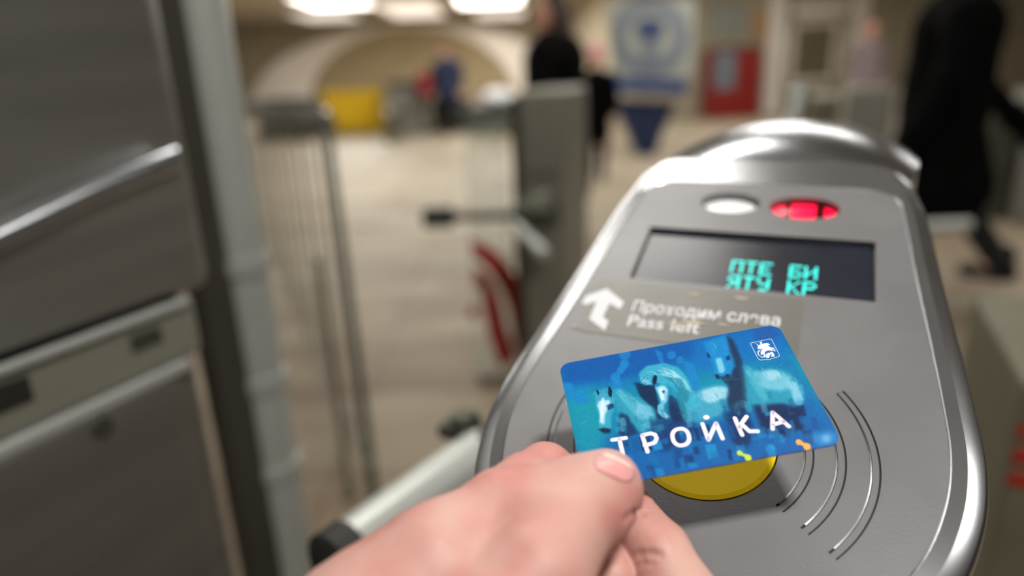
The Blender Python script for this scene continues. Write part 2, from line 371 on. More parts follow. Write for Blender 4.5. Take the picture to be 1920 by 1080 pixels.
# panel face with cut-outs
def rr(x0, y0, x1, y1, r, n=5):
    pts = []
    for cx, cy, a0 in ((x1-r, y1-r, 0), (x0+r, y1-r, 90), (x0+r, y0+r, 180), (x1-r, y0+r, 270)):
        for k in range(n+1): a = radians(a0+90*k/n); pts.append((cx+r*cos(a), cy+r*sin(a)))
    return pts
def ell(cx, cy, rx, ry, n=48): return [(cx+rx*cos(2*pi*k/n), cy+ry*sin(2*pi*k/n)) for k in range(n)]
def arcslot(ri, ro, a0, a1, n=30):
    return [(ro*cos(radians(a0+(a1-a0)*k/n)), ro*sin(radians(a0+(a1-a0)*k/n))) for k in range(n+1)]+[(ri*cos(radians(a1+(a0-a1)*k/n)), ri*sin(radians(a1+(a0-a1)*k/n))) for k in range(n+1)]
DISP = [(-.204, .367), (.228, .367), (.228, .549), (-.204, .549)]
SL = []
for ri, ro in ((.137, .151), (.178, .192), (.2205, .2337)):
    for a0, a1 in ((-38, 38), (142, 218)): SL.append(arcslot(ri, ro, a0, a1))
OV1 = ell(-.055, .665, .0625, .042); OV2 = ell(.095, .658, .0690, .042)
DISC = ell(0, 0, .104, .104, 72)
def fill(outer, holes, h=0.):
    bm = bmesh.new(); es = []
    for loop in [outer]+holes:
        vs = [bm.verts.new(P(q[0], q[1], h)) for q in loop]
        es += [bm.edges.new((vs[i], vs[(i+1) % len(vs)])) for i in range(len(vs))]
    bmesh.ops.triangle_fill(bm, edges=es, use_beauty=True, use_dissolve=False)
    bm.verts.index_update(); V = [v.co.copy() for v in bm.verts]; Fc = [[v.index for v in f.verts] for f in bm.faces]; bm.free(); return V, Fc
def wall(loop, h0, h1): return [P(q[0], q[1], h0) for q in loop], [P(q[0], q[1], h1) for q in loop]
V, Fc = fill([tuple(p) for p in IN], [DISP, OV1, OV2, DISC]+SL)
face = MB().add(V, Fc)
for loop in [DISP, OV1, OV2, DISC]: face.loft(wall(loop, 0, -.011 if loop is DISP else -.03))
panel = face.build('reader_panel', M['panel'], root)
# slots: dark edged grooves with steel floor
for s_ in SL:
    c = np.mean(s_, 0)
    g = MB(); a, b_ = wall(s_, 0.0, -.008); g.loft([a, b_]); gg = g.build('wave_groove', M['groove'], root)
    n2 = len(s_)//2; o_ = [np.array(q) for q in s_[:n2]]; i_ = [np.array(q) for q in s_[n2:][::-1]]
    def strip(a, b_, ha, hb):
        V = []
        for p, q in zip(a, b_): V += [P(*p, ha), P(*q, hb)]
        return V, [[2*k, 2*k+2, 2*k+3, 2*k+1] for k in range(len(a)-1)]
    uo = [p/np.linalg.norm(p) for p in o_]
    MB().add(*strip([p-t*.0026 for p, t in zip(o_, uo)], [q+t*.0030 for q, t in zip(i_, uo)], -.0006, -.0006)).build('groove_floor', M['panel'], gg)
    mb = MB(); mb.add(*strip(i_[1:-1], [q+t*.0022 for q, t in zip(i_[1:-1], uo[1:-1])], .0005, -.0003))
    mb.build('groove_edge', M['rim'], gg)
    MB().add([P(*q, -.0020) for q in s_], [list(range(len(s_)))]).build('groove_bed', M['groove'], gg)
# rim: flush band, bright chamfer, sides
rimmb = MB(); rimmb.loft([ring(0, 0), ring(.0010, -.0008), ring(.003, .0005, .003, .0005)])
rimmb.build('panel_groove', M['rim'], root)
H0 = .004
band = MB().loft([ring(.003, .0005), ring(.021, -.0015, .100, .0045)])
autosmooth(band.build('rim_band', M['band'], root), 30)
prof = [(.021, -.0015, .100, .0045), (.022, -.0018, .103, .0035), (.042, -.0105, .110, -.004), (.0455, -.0135, .116, -.012), (.048, -.020, .122, -.03), (.049, -.030, .125, -.05), (.0492, -.07, .127, -.1)]
ch = MB().loft([ring(*p) for p in prof]); autosmooth(ch.build('bright_rim', M['rim'], root), 50)
low = ring(.0492, -.07, .127, -.1)
base = [Vector((p.x, p.y, .0)) for p in low]
ctr = sum(base, Vector())/len(base)
mid = [Vector((p.x+(ctr.x-p.x)*.10, p.y+(ctr.y-p.y)*.10, p.z-.06)) for p in low]
autosmooth(MB().loft([low, mid]).build('head_side', M['steel'], root), 40)
mid2 = [Vector((p.x, p.y, .80)) for p in mid]; bs = [Vector((p.x, p.y, .0)) for p in mid]
autosmooth(MB().loft([mid, mid2, bs], cap1=True).build('lower_cabinet', M['steel'], root), 40)
# raised arched housing behind the head
def archloop(v, hw, z0, rise, drop, n=24):
    c = P(.03, v, 0); c = Vector((c.x, c.y, z0)); ax = Vector((PA.x, PA.y, 0)).normalized(); out = []
    for k in range(n+1):
        t = -1+2*k/n; out.append(c+ax*(hw*t)+UP*(rise*(1-abs(t)**2.2)))
    out += [c+ax*hw-UP*drop, c-ax*hw-UP*drop]; return out
zb = P(.03, .86, 0).z-.013
hl = [archloop(.86, .070, zb-.006, .002, .3), archloop(.90, .076, zb-.001, .008, .3), archloop(.97, .080, zb+.003, .017, .3), archloop(1.08, .083, zb+.006, .0235, .3), archloop(1.3, .084, zb+.004, .025, .3), archloop(1.9, .084, zb-.004, .02, .3), archloop(3.2, .084, zb-.03, .015, .3)]
autosmooth(MB().loft(hl, cap0=True, cap1=True).build('arched_housing', M['rim'], root), 50)
# yellow disc
MB().loft(list(wall(DISC, .0, -.008))).build('disc_ring', M['groove'], root)
d1 = [P(.1015*cos(a), .1015*sin(a), .0) for a in np.linspace(0, 2*pi, 72, endpoint=False)]
MB().add([P(*q, -.0075) for q in DISC], [list(range(72))]).build('disc_seat', M['groove'], root)
d0 = [P(.1015*cos(a), .1015*sin(a), -.007) for a in np.linspace(0, 2*pi, 72, endpoint=False)]; d2 = [P(.095*cos(a), .095*sin(a), .0012) for a in np.linspace(0, 2*pi, 72, endpoint=False)]
MB().loft([d0, d1, d2], cap1=True).build('yellow_disc', M['yellow'], root)
# lenses
def dome(loop, cx, cy, h0, h1, m, name, steps=6):
    L_ = []
    for k in range(steps+1):
        t = k/steps; s_ = cos(t*pi/2*.97); L_.append([P(cx+(q[0]-cx)*s_*.985, cy+(q[1]-cy)*s_*.985, h0+(h1-h0)*sin(t*pi/2)) for q in loop])
    return autosmooth(MB().loft(L_, cap1=True).build(name, m, root), 60)
dome(OV1, -.055, .665, -.022, -.012, M['whitelens'], 'pale_indicator_lens')
rl = dome(OV2, .095, .658, -.022, -.008, M['redlens'], 'red_indicator_lens')
for nm, x0, x1 in (('red_light_segment', .070, .118), ('red_light_segment', .034, .058), ('red_light_segment', .136, .157)):
    q0 = []
    n = 14
    def ly(x): return .040*math.sqrt(max(0, 1-((x-.095)/.0675)**2))
    up_ = [(x, .658+ly(x)*.93) for x in np.linspace(x0, x1, n)]; dn = [(x, .658-ly(x)*.93) for x in np.linspace(x1, x0, n)]
    lp = up_+dn
    def hz(q): r_ = ((q[0]-.095)/.0675)**2+((q[1]-.658)/.041)**2; return -.022+.014*math.sqrt(max(0, 1-min(r_, 1)*.97))+.0012
    V = []; rows = 8
    for j in range(rows):
        t = j/(rows-1)
        for k in range(n): q = (up_[k][0], up_[k][1]*(1-t)+dn[n-1-k][1]*t); V.append(P(q[0], q[1], hz(q)))
    MB().add(V, [[j*n+k, j*n+k+1, (j+1)*n+k+1, (j+1)*n+k] for j in range(rows-1) for k in range(n-1)]).build(nm, M['redlight'], rl)
# display
dg = MB().add([P(*q, -.0105) for q in rr(-.206, .365, .23, .551, .003)], [list(range(24))]).build('display_window', M['glassd'], root)
FONT = {'П': ['11111', '10001', '10001', '10001', '10001', '10001', '10001'], 'Т': ['11111', '00100', '00100', '00100', '00100', '00100', '00100'], 'Е': ['11111', '10000', '10000', '11110', '10000', '10000', '11111'],
        'Б': ['11111', '10000', '10000', '11110', '10001', '10001', '11110'], 'И': ['10001', '10001', '10011', '10101', '11001', '10001', '10001'], 'М': ['10001', '11011', '10101', '10101', '10001', '10001', '10001'],
        'У': ['10001', '10001', '10001', '01111', '00001', '00001', '01110'], 'К': ['10001', '10010', '10100', '11000', '10100', '10010', '10001'], 'Р': ['11110', '10001', '10001', '11110', '10000', '10000', '10000'], 'Я': ['01111', '10001', '10001', '01111', '00101', '01001', '10001']}
def dots(txt, u0, v0, cw, chh, name):
    mb = MB(); px = cw/6.; py = chh/7.
    for i, c_ in enumerate(txt):
        if c_ == ' ': continue
        for r_, row in enumerate(FONT[c_]):
            for k, bit in enumerate(row):
                if bit == '1':
                    x = u0+i*cw+k*px; y = v0-r_*py
                    mb.add([P(x, y, -.0095), P(x+px*.94, y, -.0095), P(x+px*.94, y-py*.9, -.0095), P(x, y-py*.9, -.0095)], [[0, 1, 2, 3]])
    return mb.build(name, M['cyan'], dg)
dots('ПТЕ БИ', -.022, .466, .0265, .040, 'display_text')
dots('ЯТУ КР', -.022, .418, .0265, .040, 'display_text')
# direction sticker
sk = MB(); lp = rr(-.262, .196, .115, .352, .012)
sk.add([P(*q, .0009) for q in lp], [list(range(len(lp)))]); sk.loft(list(wall(lp, 0.0, .0009)))
st = sk.build('direction_sticker', M['film'], root)
def pxp(x, y, h=.0018):      # panel point under a pixel of the plan view
    r = R @ np.array([(x-960)/F, -(y-540)/F, -1.]); o_ = np.array([0, 0, CAM_H]); pc = np.array(list(PC)); t = ((pc-o_)@pn)/(r@pn); q = o_+r*t-pc
    return (q@pa/U, q@pb/U)
arrow = [(1138, 542), (1170, 568), (1163, 581), (1143, 570), (1131, 595), (1141, 604), (1134, 621), (1105, 599), (1119, 566), (1097, 573), (1091, 569), (1099, 556)]
ap = [pxp(*q) for q in arrow]
bm = bmesh.new(); vs = [bm.verts.new(P(q[0], q[1], .0016)) for q in ap]; bm.faces.new(vs); bmesh.ops.triangulate(bm, faces=bm.faces[:])
bm.verts.index_update(); obj('arrow_print', [v.co.copy() for v in bm.verts], [[v.index for v in f.verts] for f in bm.faces], M['print'], st); bm.free()
def text_on_panel(txt, p0, p1, size, name, squash=1.):
    cu = bpy.data.curves.new('t', 'FONT'); cu.body = txt; cu.size = 1; cu.offset = .012; cu.resolution_u = 4
    to = bpy.data.objects.new('t', cu); C.objects.link(to); bpy.context.view_layer.update()
    me = bpy.data.meshes.new_from_object(to.evaluated_get(bpy.context.evaluated_depsgraph_get()))
    V = np.array([v.co[:] for v in me.vertices]); Fc = [list(p.vertices) for p in me.polygons]
    bpy.data.objects.remove(to); bpy.data.curves.remove(cu); bpy.data.meshes.remove(me)
    p0, p1 = np.array(pxp(*p0)), np.array(pxp(*p1)); d = p1-p0; s_ = np.linalg.norm(d)/(V[:, 0].max()-V[:, 0].min()); d /= np.linalg.norm(d); nn = np.array([-d[1], d[0]])
    Q = [p0+d*(v[0]-V[:, 0].min())*s_+nn*v[1]*size for v in V]
    return obj(name, [P(q[0], q[1], .0016) for q in Q], Fc, M['print'], st)
text_on_panel('Проходим слева', (1184, 584), (1462, 613), .043, 'sign_text')
text_on_panel('Pass left', (1175, 611), (1310, 627), .043, 'sign_text')
# worn patches of glue on the sticker
for x, y, a in ((1270, 610, .016), (1300, 606, .02), (1355, 610, .010), (1075, 614, .008), (1390, 560, .012), (1300, 553, .012)):
    q = pxp(x, y); lp = [(q[0]+a*cos(t)*(1+.25*sin(3*t)), q[1]+a*.28*sin(t)*(1+.3*cos(5*t+x))) for t in np.linspace(0, 2*pi, 20, endpoint=False)]
    MB().add([P(*k, .0019) for k in lp], [list(range(20))]).build('glue_residue', mat('glue_residue', (168, 160, 142), .7), st)
# tripod barrier of this turnstile: hub and satin arm with black end
hub = at(905, 850, .62); e1 = at(655, 1035, .50)
MB().tube([hub+AX*.135, hub], .026).build('barrier_hub', M['dark_steel'], root)
rc0 = Vector((PC.x, PC.y, 0))+BX*.56; MB().box(rc0+UP*((zb-.03)/2), AX*.080, BX*.40, UP*((zb-.03)/2), .01).build('rear_cabinet', M['steel'], root)
MB().box(at(862, 800, .64), AX*.016, BX*.016, UP*.007, .003).box(at(872, 826, .64), AX*.010, BX*.012, UP*.028, .003).build('hub_bracket', M['dark_steel'], root)
autosmooth(MB().tube([hub, hub+(e1-hub)*.3, e1], .024, 28).build('barrier_arm', M['tube'], root), 50)
dd = (e1-hub).normalized(); autosmooth(MB().tube([e1-dd*.002, e1+dd*.018, e1+dd*.022], [.025, .025, .018], 28).build('arm_end_cap', M['black'], root), 50)

# ------------------------------------------------------------------ travel card
cq = [(1048.1, 682.7), (1458.6, 610.0), (1580.2, 830.8), (1097.8, 921.9)]
CAMK = [(.0182219, -.0295062, -.2626077), (.1022652, -.0143523, -.2605056), (.1084252, -.0508401, -.2220224), (.0242072, -.0670795, -.2230545)]
KW = [np.array([0, 0, CAM_H])+R@np.array(k) for k in CAMK]
cu_ = (KW[1]-KW[0]+KW[2]-KW[3]); cu_ /= np.linalg.norm(cu_); cv_ = (KW[3]-KW[0]+KW[2]-KW[1]); cv_ -= cu_*(cv_@cu_); cv_ /= np.linalg.norm(cv_)
cc = sum(KW)/4; CN = np.cross(cv_, cu_); CW, CH, CR = .0856, .05398, .0042
def K(x, y, h=0.): return Vector((cc+cu_*x+cv_*y+CN*h).tolist())        # metres from the card's centre, y towards its lower edge
A_ = []; 
for (x, y), (u, v) in zip(cq, ((-1, -1), (1, -1), (1, 1), (-1, 1))):
    u *= CW/2; v *= CH/2; A_ += [[x, y, 1, 0, 0, 0, -u*x, -u*y], [0, 0, 0, x, y, 1, -v*x, -v*y]]
rhs = np.array([s_*k for (u, v) in ((-1, -1), (1, -1), (1, 1), (-1, 1)) for s_, k in ((u, CW/2), (v, CH/2))])
hm = np.append(np.linalg.solve(np.array(A_), rhs), 1).reshape(3, 3)
def z2(X_, Y_):              # drawing coordinates of the card art -> metres on the card
    p = hm@np.array([1000+X_/3, 560+Y_/3, 1]); return p[0]/p[2], p[1]/p[2]
# painted art on a fine colour grid
GW, GH = 560, 353
art = np.zeros((GH, GW, 3), np.float32)
gy, gx = np.mgrid[0:GH, 0:GW]; uu = (gx+.5)/GW; vv = (gy+.5)/GH
def blur(a, r):
    if r < 1: return a
    r = int(r); k = 2*r+1
    for ax in (0, 1):
        for _ in range(2):
            p = [(0, 0)]*a.ndim; p[ax] = (r+1, r); c = np.cumsum(np.pad(a, p, mode='edge'), axis=ax)
            a = (np.take(c, range(k, c.shape[ax]), ax)-np.take(c, range(0, c.shape[ax]-k), ax))/k
    return a
def gp(p): x, y = z2(*p); return ((x/CW+.5)*GW, (y/CH+.5)*GH)
def mask(poly):
    q = [gp(p) for p in poly]; m_ = np.zeros((GH, GW), bool)
    for i in range(len(q)):
        (x0, y0), (x1, y1) = q[i], q[(i+1) % len(q)]
        if y0 == y1: continue
        cnd = ((y0 > gy) != (y1 > gy)) & (gx < (x1-x0)*(gy-y0)/(y1-y0)+x0); m_ ^= cnd
    return m_.astype(np.float32)
def paint(poly, col, al=1., soft=3):
    global art
    a = blur(mask(poly), max(0, round(soft*.55)))[..., None]*al; art = art*(1-a)+np.array(col, np.float32)*a
def circ(x, y, r, n=24): return [(x+r*cos(t), y+r*sin(t)) for t in np.linspace(0, 2*pi, n, endpoint=False)]
g = np.array([(2, 84, 156), (2, 100, 164), (8, 126, 158), (8, 114, 156), (4, 94, 160), (2, 84, 154)], float)
t = vv*5; i0 = np.clip(t.astype(int), 0, 4); fr = (t-i0)[..., None]; art = (g[i0]*(1-fr)+g[i0+1]*fr).astype(np.float32)
paint([(160, 380), (520, 300), (900, 240), (900, 330), (560, 440), (180, 480)], (4, 74, 152), .7, 14)
paint([(190, 520), (350, 500), (420, 860), (260, 900)], (16, 138, 156), .7, 22)
paint([(900, 240), (1330, 165), (1400, 200), (1420, 330), (1180, 360), (940, 400)], (10, 100, 176), .6, 14)
paint([(1240, 180), (1345, 165), (1390, 210), (1330, 235), (1250, 240)], (40, 70, 140), .6, 6)
paint([(1300, 360), (1450, 340), (1600, 620), (1500, 700), (1420, 400)], (8, 96, 160), .6, 14)
lb = (16, 118, 184)
for c_ in ([(160, 475), (205, 470), (222, 530), (265, 548), (240, 580), (205, 560), (170, 545)], circ(272, 556, 46), circ(200, 500, 28), circ(520, 366, 26), circ(495, 405, 20), [(500, 350), (540, 380), (500, 425), (475, 415)], [(440, 440), (490, 420), (505, 520), (460, 530)],
           circ(468, 440, 27), circ(785, 318, 24), circ(832, 345, 22), [(850, 345), (905, 370), (960, 500), (900, 520)], [(690, 285), (730, 300), (740, 360), (720, 360)], circ(520, 310, 34)):
    paint(c_, lb, .75, 1)
# right horse, then middle, then left
W1, W2, D1, D2, T1 = (150, 200, 220), (90, 170, 196), (6, 30, 62), (20, 40, 64), (24, 120, 160)
paint([(960, 250), (1085, 205), (1130, 260), (1150, 330), (1120, 430), (1090, 460), (1035, 440), (1000, 330)], (16, 124, 188), .9, 5)
paint([(1090, 210), (1130, 235), (1170, 330), (1205, 440), (1210, 560), (1190, 640), (1120, 640), (1085, 560), (1100, 470), (1140, 380), (1110, 290)], (22, 44, 76), .95, 5)
paint([(1180, 370), (1290, 420), (1400, 400), (1490, 460), (1530, 590), (1440, 640), (1290, 650), (1200, 560)], (40, 140, 170), .9, 9)
paint([(1230, 420), (1330, 395), (1440, 430), (1470, 500), (1380, 520), (1270, 500)], (110, 178, 200), .85, 8)
paint([(1290, 410), (1370, 405), (1400, 440), (1330, 465)], (150, 196, 212), .7, 6)
paint([(1430, 470), (1475, 470), (1520, 570), (1505, 610), (1470, 590)], (130, 190, 216), .85, 4)
paint([(1185, 380), (1215, 380), (1330, 560), (1300, 580), (1250, 520)], (70, 160, 186), .7, 4)
paint([(1030, 340), (1060, 330), (1085, 400), (1075, 420), (1050, 420)], (120, 190, 214), .85, 3)
paint([(1085, 330), (1110, 320), (1115, 345), (1095, 350)], (6, 44, 96), .8, 1)
paint([(1027, 425), (1050, 430), (1055, 455), (1035, 450)], D1, .9, 1); paint(circ(1098, 440, 15), (4, 16, 34), .95, 1)
paint([(1050, 440), (1120, 430), (1130, 470), (1090, 480)], D2, .8, 3)
paint([(980, 300), (1000, 320), (1000, 340), (985, 325)], D1, .8, 1)
paint([(800, 500), (900, 540), (960, 500), (1060, 480), (1105, 500), (1090, 580), (1060, 660), (960, 700), (860, 700), (800, 620)], (60, 150, 180), .9, 8)
paint([(950, 520), (1030, 495), (1100, 500), (1090, 560), (1000, 590), (960, 570)], (150, 196, 216), .85, 6)
paint([(600, 420), (640, 380), (740, 362), (820, 385), (870, 440), (920, 540), (960, 600), (900, 620), (840, 540), (780, 500), (700, 470), (650, 490), (610, 470)], (50, 156, 186), .95, 4)
paint([(700, 400), (790, 400), (860, 460), (900, 530), (860, 510), (800, 450), (720, 425)], (150, 205, 220), .85, 4)
paint([(740, 440), (840, 450), (890, 540), (870, 590), (830, 560), (800, 480)], (16, 110, 134), .7, 3)
paint([(575, 470), (620, 480), (690, 490), (712, 590), (760, 680), (700, 680), (640, 590), (600, 540)], (4, 34, 70), .95, 4)
paint([(615, 440), (650, 455), (665, 480), (640, 485), (618, 470)], (130, 196, 216), .8, 3)
paint([(672, 470), (685, 430), (703, 435), (700, 475), (685, 490)], D1, .95, 1)
paint([(690, 500), (730, 482), (768, 505), (765, 570), (742, 600), (745, 640), (775, 665), (760, 682), (730, 668), (704, 640), (705, 600), (726, 585), (715, 545)], (96, 172, 200), .95, 2)
paint([(705, 500), (745, 490), (762, 530), (750, 580), (725, 560)], (170, 210, 226), .8, 3)
paint([(770, 540), (830, 570), (870, 690), (800, 700), (765, 640)], (4, 34, 72), .9, 5)
paint([(800, 520), (840, 540), (880, 660), (850, 690)], (20, 120, 140), .7, 2)
paint([(450, 508), (540, 525), (620, 570), (690, 620), (710, 720), (620, 760), (540, 740), (480, 640)], (40, 140, 168), .9, 6)
paint([(470, 510), (500, 505), (620, 640), (560, 640), (500, 570)], (84, 170, 194), .6, 4)
paint([(590, 580), (670, 610), (690, 660), (620, 690), (570, 650)], (110, 176, 206), .75, 6)
paint([(490, 640), (540, 660), (600, 760), (520, 790), (480, 760)], (6, 40, 84), .9, 5)
paint([(345, 530), (395, 500), (445, 505), (465, 560), (455, 620), (440, 680), (445, 735), (400, 755), (370, 730), (375, 660), (355, 600)], (50, 150, 180), .95, 3)
paint([(372, 575), (435, 570), (432, 600), (405, 660), (402, 710), (375, 700), (378, 650), (362, 600)], (180, 212, 232), .9, 3)
paint([(415, 600), (455, 590), (460, 610), (425, 630)], (6, 50, 100), .85, 2)
paint([(425, 505), (445, 510), (445, 550), (432, 555), (422, 530)], D1, .9, 1); paint([(365, 735), (395, 728), (440, 735), (436, 758), (400, 760)], (6, 24, 48), .9, 3)
# manes, hair strands and brush marks
rn = np.random.RandomState(11)
def strands(n, x0, y0, x1, y1, jx, jy, dx, dy, cols, wd_, al):
    for _ in range(n):
        t = rn.rand(); x = x0+(x1-x0)*t+rn.uniform(-jx, jx); y = y0+(y1-y0)*t+rn.uniform(-jy, jy); ex = dx*rn.uniform(.5, 1.2); ey = dy*rn.uniform(.5, 1.2); w_ = wd_*rn.uniform(.4, 1)
        paint([(x, y), (x+ex*.5, y+ey*.4-w_), (x+ex, y+ey), (x+ex*.5, y+ey*.4+w_)], cols[rn.randint(len(cols))], al*rn.uniform(.4, 1), 0)
LT = [(170, 214, 228), (110, 184, 204), (60, 160, 190)]; DK = [(4, 40, 80), (6, 60, 104), (10, 84, 130)]; MD = [(24, 128, 164), (14, 104, 150), (70, 156, 186)]
strands(40, 610, 430, 760, 375, 14, 14, 60, 18, LT+MD, 4, .6)
strands(40, 720, 400, 900, 520, 14, 16, 44, 40, LT+MD, 5, .55)
strands(26, 640, 430, 640, 470, 26, 12, -30, 22, LT+DK, 3, .6)
strands(30, 450, 510, 640, 600, 14, 18, 40, 50, LT+MD, 4, .5)
strands(18, 345, 520, 420, 500, 10, 8, -16, 34, LT+DK, 3, .6)
strands(40, 1190, 400, 1480, 450, 20, 40, 30, 60, LT+MD, 7, .45)
strands(30, 820, 520, 1080, 520, 20, 40, 30, 50, LT+MD, 7, .45)
strands(30, 1100, 230, 1190, 520, 16, 30, 16, 60, DK+MD[:1], 6, .6)
strands(20, 960, 260, 1060, 240, 16, 20, 26, 60, MD+LT[1:], 6, .45)
strands(50, 480, 640, 900, 660, 30, 50, 14, 70, DK+MD, 8, .5)
strands(50, 1000, 620, 1500, 600, 30, 50, 14, 80, DK+MD, 8, .45)
for q_ in ([(425, 500), (436, 492), (450, 520), (446, 556), (432, 548)], [(356, 520), (364, 505), (376, 530), (368, 548)], [(680, 468), (688, 428), (702, 436), (699, 470)]): paint(q_, (4, 26, 54), .9, 0)
for q_ in ([(430, 596), (452, 592), (456, 606), (436, 614)], [(728, 520), (744, 514), (748, 528), (734, 534)]): paint(q_, (10, 60, 100), .8, 0)
for q_ in ([(388, 560), (404, 556), (400, 640), (384, 700), (378, 640)], [(712, 510), (728, 506), (744, 560), (730, 580)], [(735, 640), (750, 636), (768, 664), (756, 676)]): paint(q_, (206, 228, 240), .7, 1)
for q_ in ([(388, 742), (396, 738), (398, 748), (390, 750)], [(418, 742), (428, 740), (428, 750), (420, 752)], [(756, 664), (766, 664), (764, 674)]): paint(q_, (2, 14, 30), .95, 0)
# broken dark blocks of the lower painting
rn = np.random.RandomState(5)
def blocks(n, x0, x1, y0, y1, cols, wr, hr, al, soft=1, sk=-.17):
    for _ in range(n):
        x = rn.uniform(x0, x1); y = rn.uniform(y0, y1)+sk*(x-800); ww = rn.uniform(*wr); hh = rn.uniform(*hr); c_ = cols[rn.randint(len(cols))]
        paint([(x, y), (x+ww, y-.17*ww), (x+ww+.25*hh, y-.17*ww+hh), (x+.25*hh, y+hh)], c_, al*rn.uniform(.4, 1), soft)
paint([(380, 800), (900, 700), (1300, 620), (1560, 560), (1640, 740), (1200, 850), (600, 1000), (420, 920)], (4, 82, 148), .45, 14)
paint([(1240, 600), (1400, 590), (1510, 620), (1520, 740), (1400, 780), (1300, 760)], (8, 26, 66), .85, 8)
paint([(1080, 640), (1200, 620), (1260, 760), (1190, 860), (1120, 800)], (6, 30, 76), .75, 8)
paint([(660, 690), (800, 670), (920, 700), (900, 800), (760, 860), (700, 860)], (8, 34, 84), .7, 10)
blocks(70, 400, 1560, 720, 950, [(4, 52, 108), (8, 110, 178), (2, 74, 140), (20, 138, 196), (4, 96, 160), (4, 34, 80)], (16, 60), (22, 80), .8)
blocks(40, 460, 1500, 600, 700, [(60, 150, 180), (20, 110, 150), (100, 176, 200), (10, 70, 120)], (14, 44), (20, 60), .45)
blocks(26, 200, 1500, 380, 560, [(10, 100, 160), (20, 124, 170), (6, 80, 150)], (20, 60), (20, 60), .3, 2)
paint([(1540, 770), (1690, 740), (1720, 800), (1600, 830)], (70, 150, 206), .6, 14); paint(circ(1645, 785, 26), (130, 180, 220), .6, 8)  # pale glare at the lower right corner, painted into the print
paint([(1320, 820), (1350, 820), (1370, 850), (1340, 850)], (30, 140, 200), .8, 1)
art += blur(rn.normal(0, 9, (GH, GW)).astype(np.float32), 1)[..., None]*np.array([.6, 1, 1])
for _ in range(40):          # hairline scratches
    x, y = rn.uniform(200, 1600), rn.uniform(250, 850); a = rn.uniform(0, pi); l_ = rn.uniform(10, 40)
    paint([(x, y), (x+l_*cos(a), y+l_*sin(a)), (x+l_*cos(a)+1.5, y+l_*sin(a)+2), (x+1.5, y+2)], (150, 200, 230), .35, 0)
art = np.clip(art, 0, 255)
# tone the print down to its own albedo
artl = np.where(art/255 <= .04045, art/255/12.92, ((art/255+.055)/1.055)**2.4)
rows = np.concatenate([CH/2-CR+CR*np.sin(np.linspace(pi/2, 0, 9)[:-1]), np.linspace(CH/2-CR, -CH/2+CR, 330), -CH/2+CR-CR*np.sin(np.linspace(0, pi/2, 9)[1:])])
nx = 540; V = np.zeros((len(rows), nx, 3)); col = np.ones((len(rows), nx, 4), np.float32)
for j, y in enumerate(rows):
    e = max(0, abs(y)-(CH/2-CR)); hw = CW/2-CR+math.sqrt(max(0, CR*CR-e*e)); xs = np.linspace(-hw, hw, nx)
    V[j] = xs[:, None]*cu_+y*cv_+.0004*CN
    px_ = np.clip((xs/CW+.5)*GW, 0, GW-1).astype(int); py_ = int(min(GH-1, max(0, (y/CH+.5)*GH))); col[j, :, :3] = artl[py_, px_]
card = thing('travel_card', 'blue plastic travel card with three painted horses and white lettering, held over the yellow disc', 'card', cc.tolist())
ii = np.arange(len(rows)*nx).reshape(len(rows), nx); Q = np.stack([ii[:-1, :-1], ii[1:, :-1], ii[1:, 1:], ii[:-1, 1:]], -1).reshape(-1, 4)
me = bpy.data.meshes.new('card_face'); me.vertices.add(ii.size); me.vertices.foreach_set('co', V.astype(np.float32).ravel())
me.loops.add(Q.size); me.loops.foreach_set('vertex_index', Q.ravel().astype(np.int32)); me.polygons.add(len(Q)); me.polygons.foreach_set('loop_start', np.arange(0, Q.size, 4, dtype=np.int32))
me.update(calc_edges=True); ca = me.color_attributes.new('print', 'FLOAT_COLOR', 'POINT'); ca.data.foreach_set('color', col.ravel())
m = mat('card_print', (255, 255, 255), .34, spec=.25); at_n = m.node_tree.nodes.new('ShaderNodeAttribute'); at_n.attribute_name = 'print'; m.node_tree.links.new(at_n.outputs['Color'], m.node_tree.nodes['Principled BSDF'].inputs['Base Color'])
me.materials.append(m); fo = bpy.data.objects.new('card_face', me); C.objects.link(fo); fo.parent = card
out = rr(-CW/2, -CH/2, CW/2, CH/2, CR, 10)
MB().loft([[K(x*s_, y*s_, h) for x, y in out] for s_, h in ((.999, .00038), (1., .0003), (1., -.0003), (.998, -.0004))], cap1=True, cap0=True).build('card_body', M['cardedge'], card)
def ribbon(pts, wd, h=.00046):   # round-ended stroke on the card, metres
    pts = [np.array(p) for p in pts]; V = []; Fc = []
    for i in range(len(pts)-1):
        p, q = pts[i], pts[i+1]; d = q-p; a = math.atan2(d[1], d[0]); k = len(V)
        lp = [p+wd*np.array([cos(a+t), sin(a+t)]) for t in np.linspace(pi/2, 3*pi/2, 9)]+[q+wd*np.array([cos(a+t), sin(a+t)]) for t in np.linspace(-pi/2, pi/2, 9)]
        V += [K(x, y, h+i*1e-6) for x, y in lp]; Fc.append(list(range(k, k+18)))
    return V, Fc
def letter(strokes, name='card_letter', wd=.00072):
    mb = MB()
    for s_ in strokes: mb.add(*ribbon([z2(*p) for p in s_], wd))
    return mb.build(name, M['cardwhite'], card)
letter([[(449, 799), (526, 787)], [(489, 794), (511, 887)]])
letter([[(620, 774), (650, 865)], [(620, 772), (668, 760), (692, 768), (702, 789), (692, 811), (672, 820), (634, 829)]])
a, b_ = z2(838, 781); rx = np.array(z2(889, 772))-np.array([a, b_]); ry = np.array(z2(850, 830))-np.array([a, b_])
letter([[(0, 0)]][:0]) if False else None
mb = MB(); op = [np.array([a, b_])+(rx*cos(t)*.88+ry*sin(t)*.95)*(1+.05*abs(sin(2*t))) for t in np.linspace(0, 2*pi, 37)]; mb.add(*ribbon(op, .00072)); mb.build('card_letter', M['cardwhite'], card)
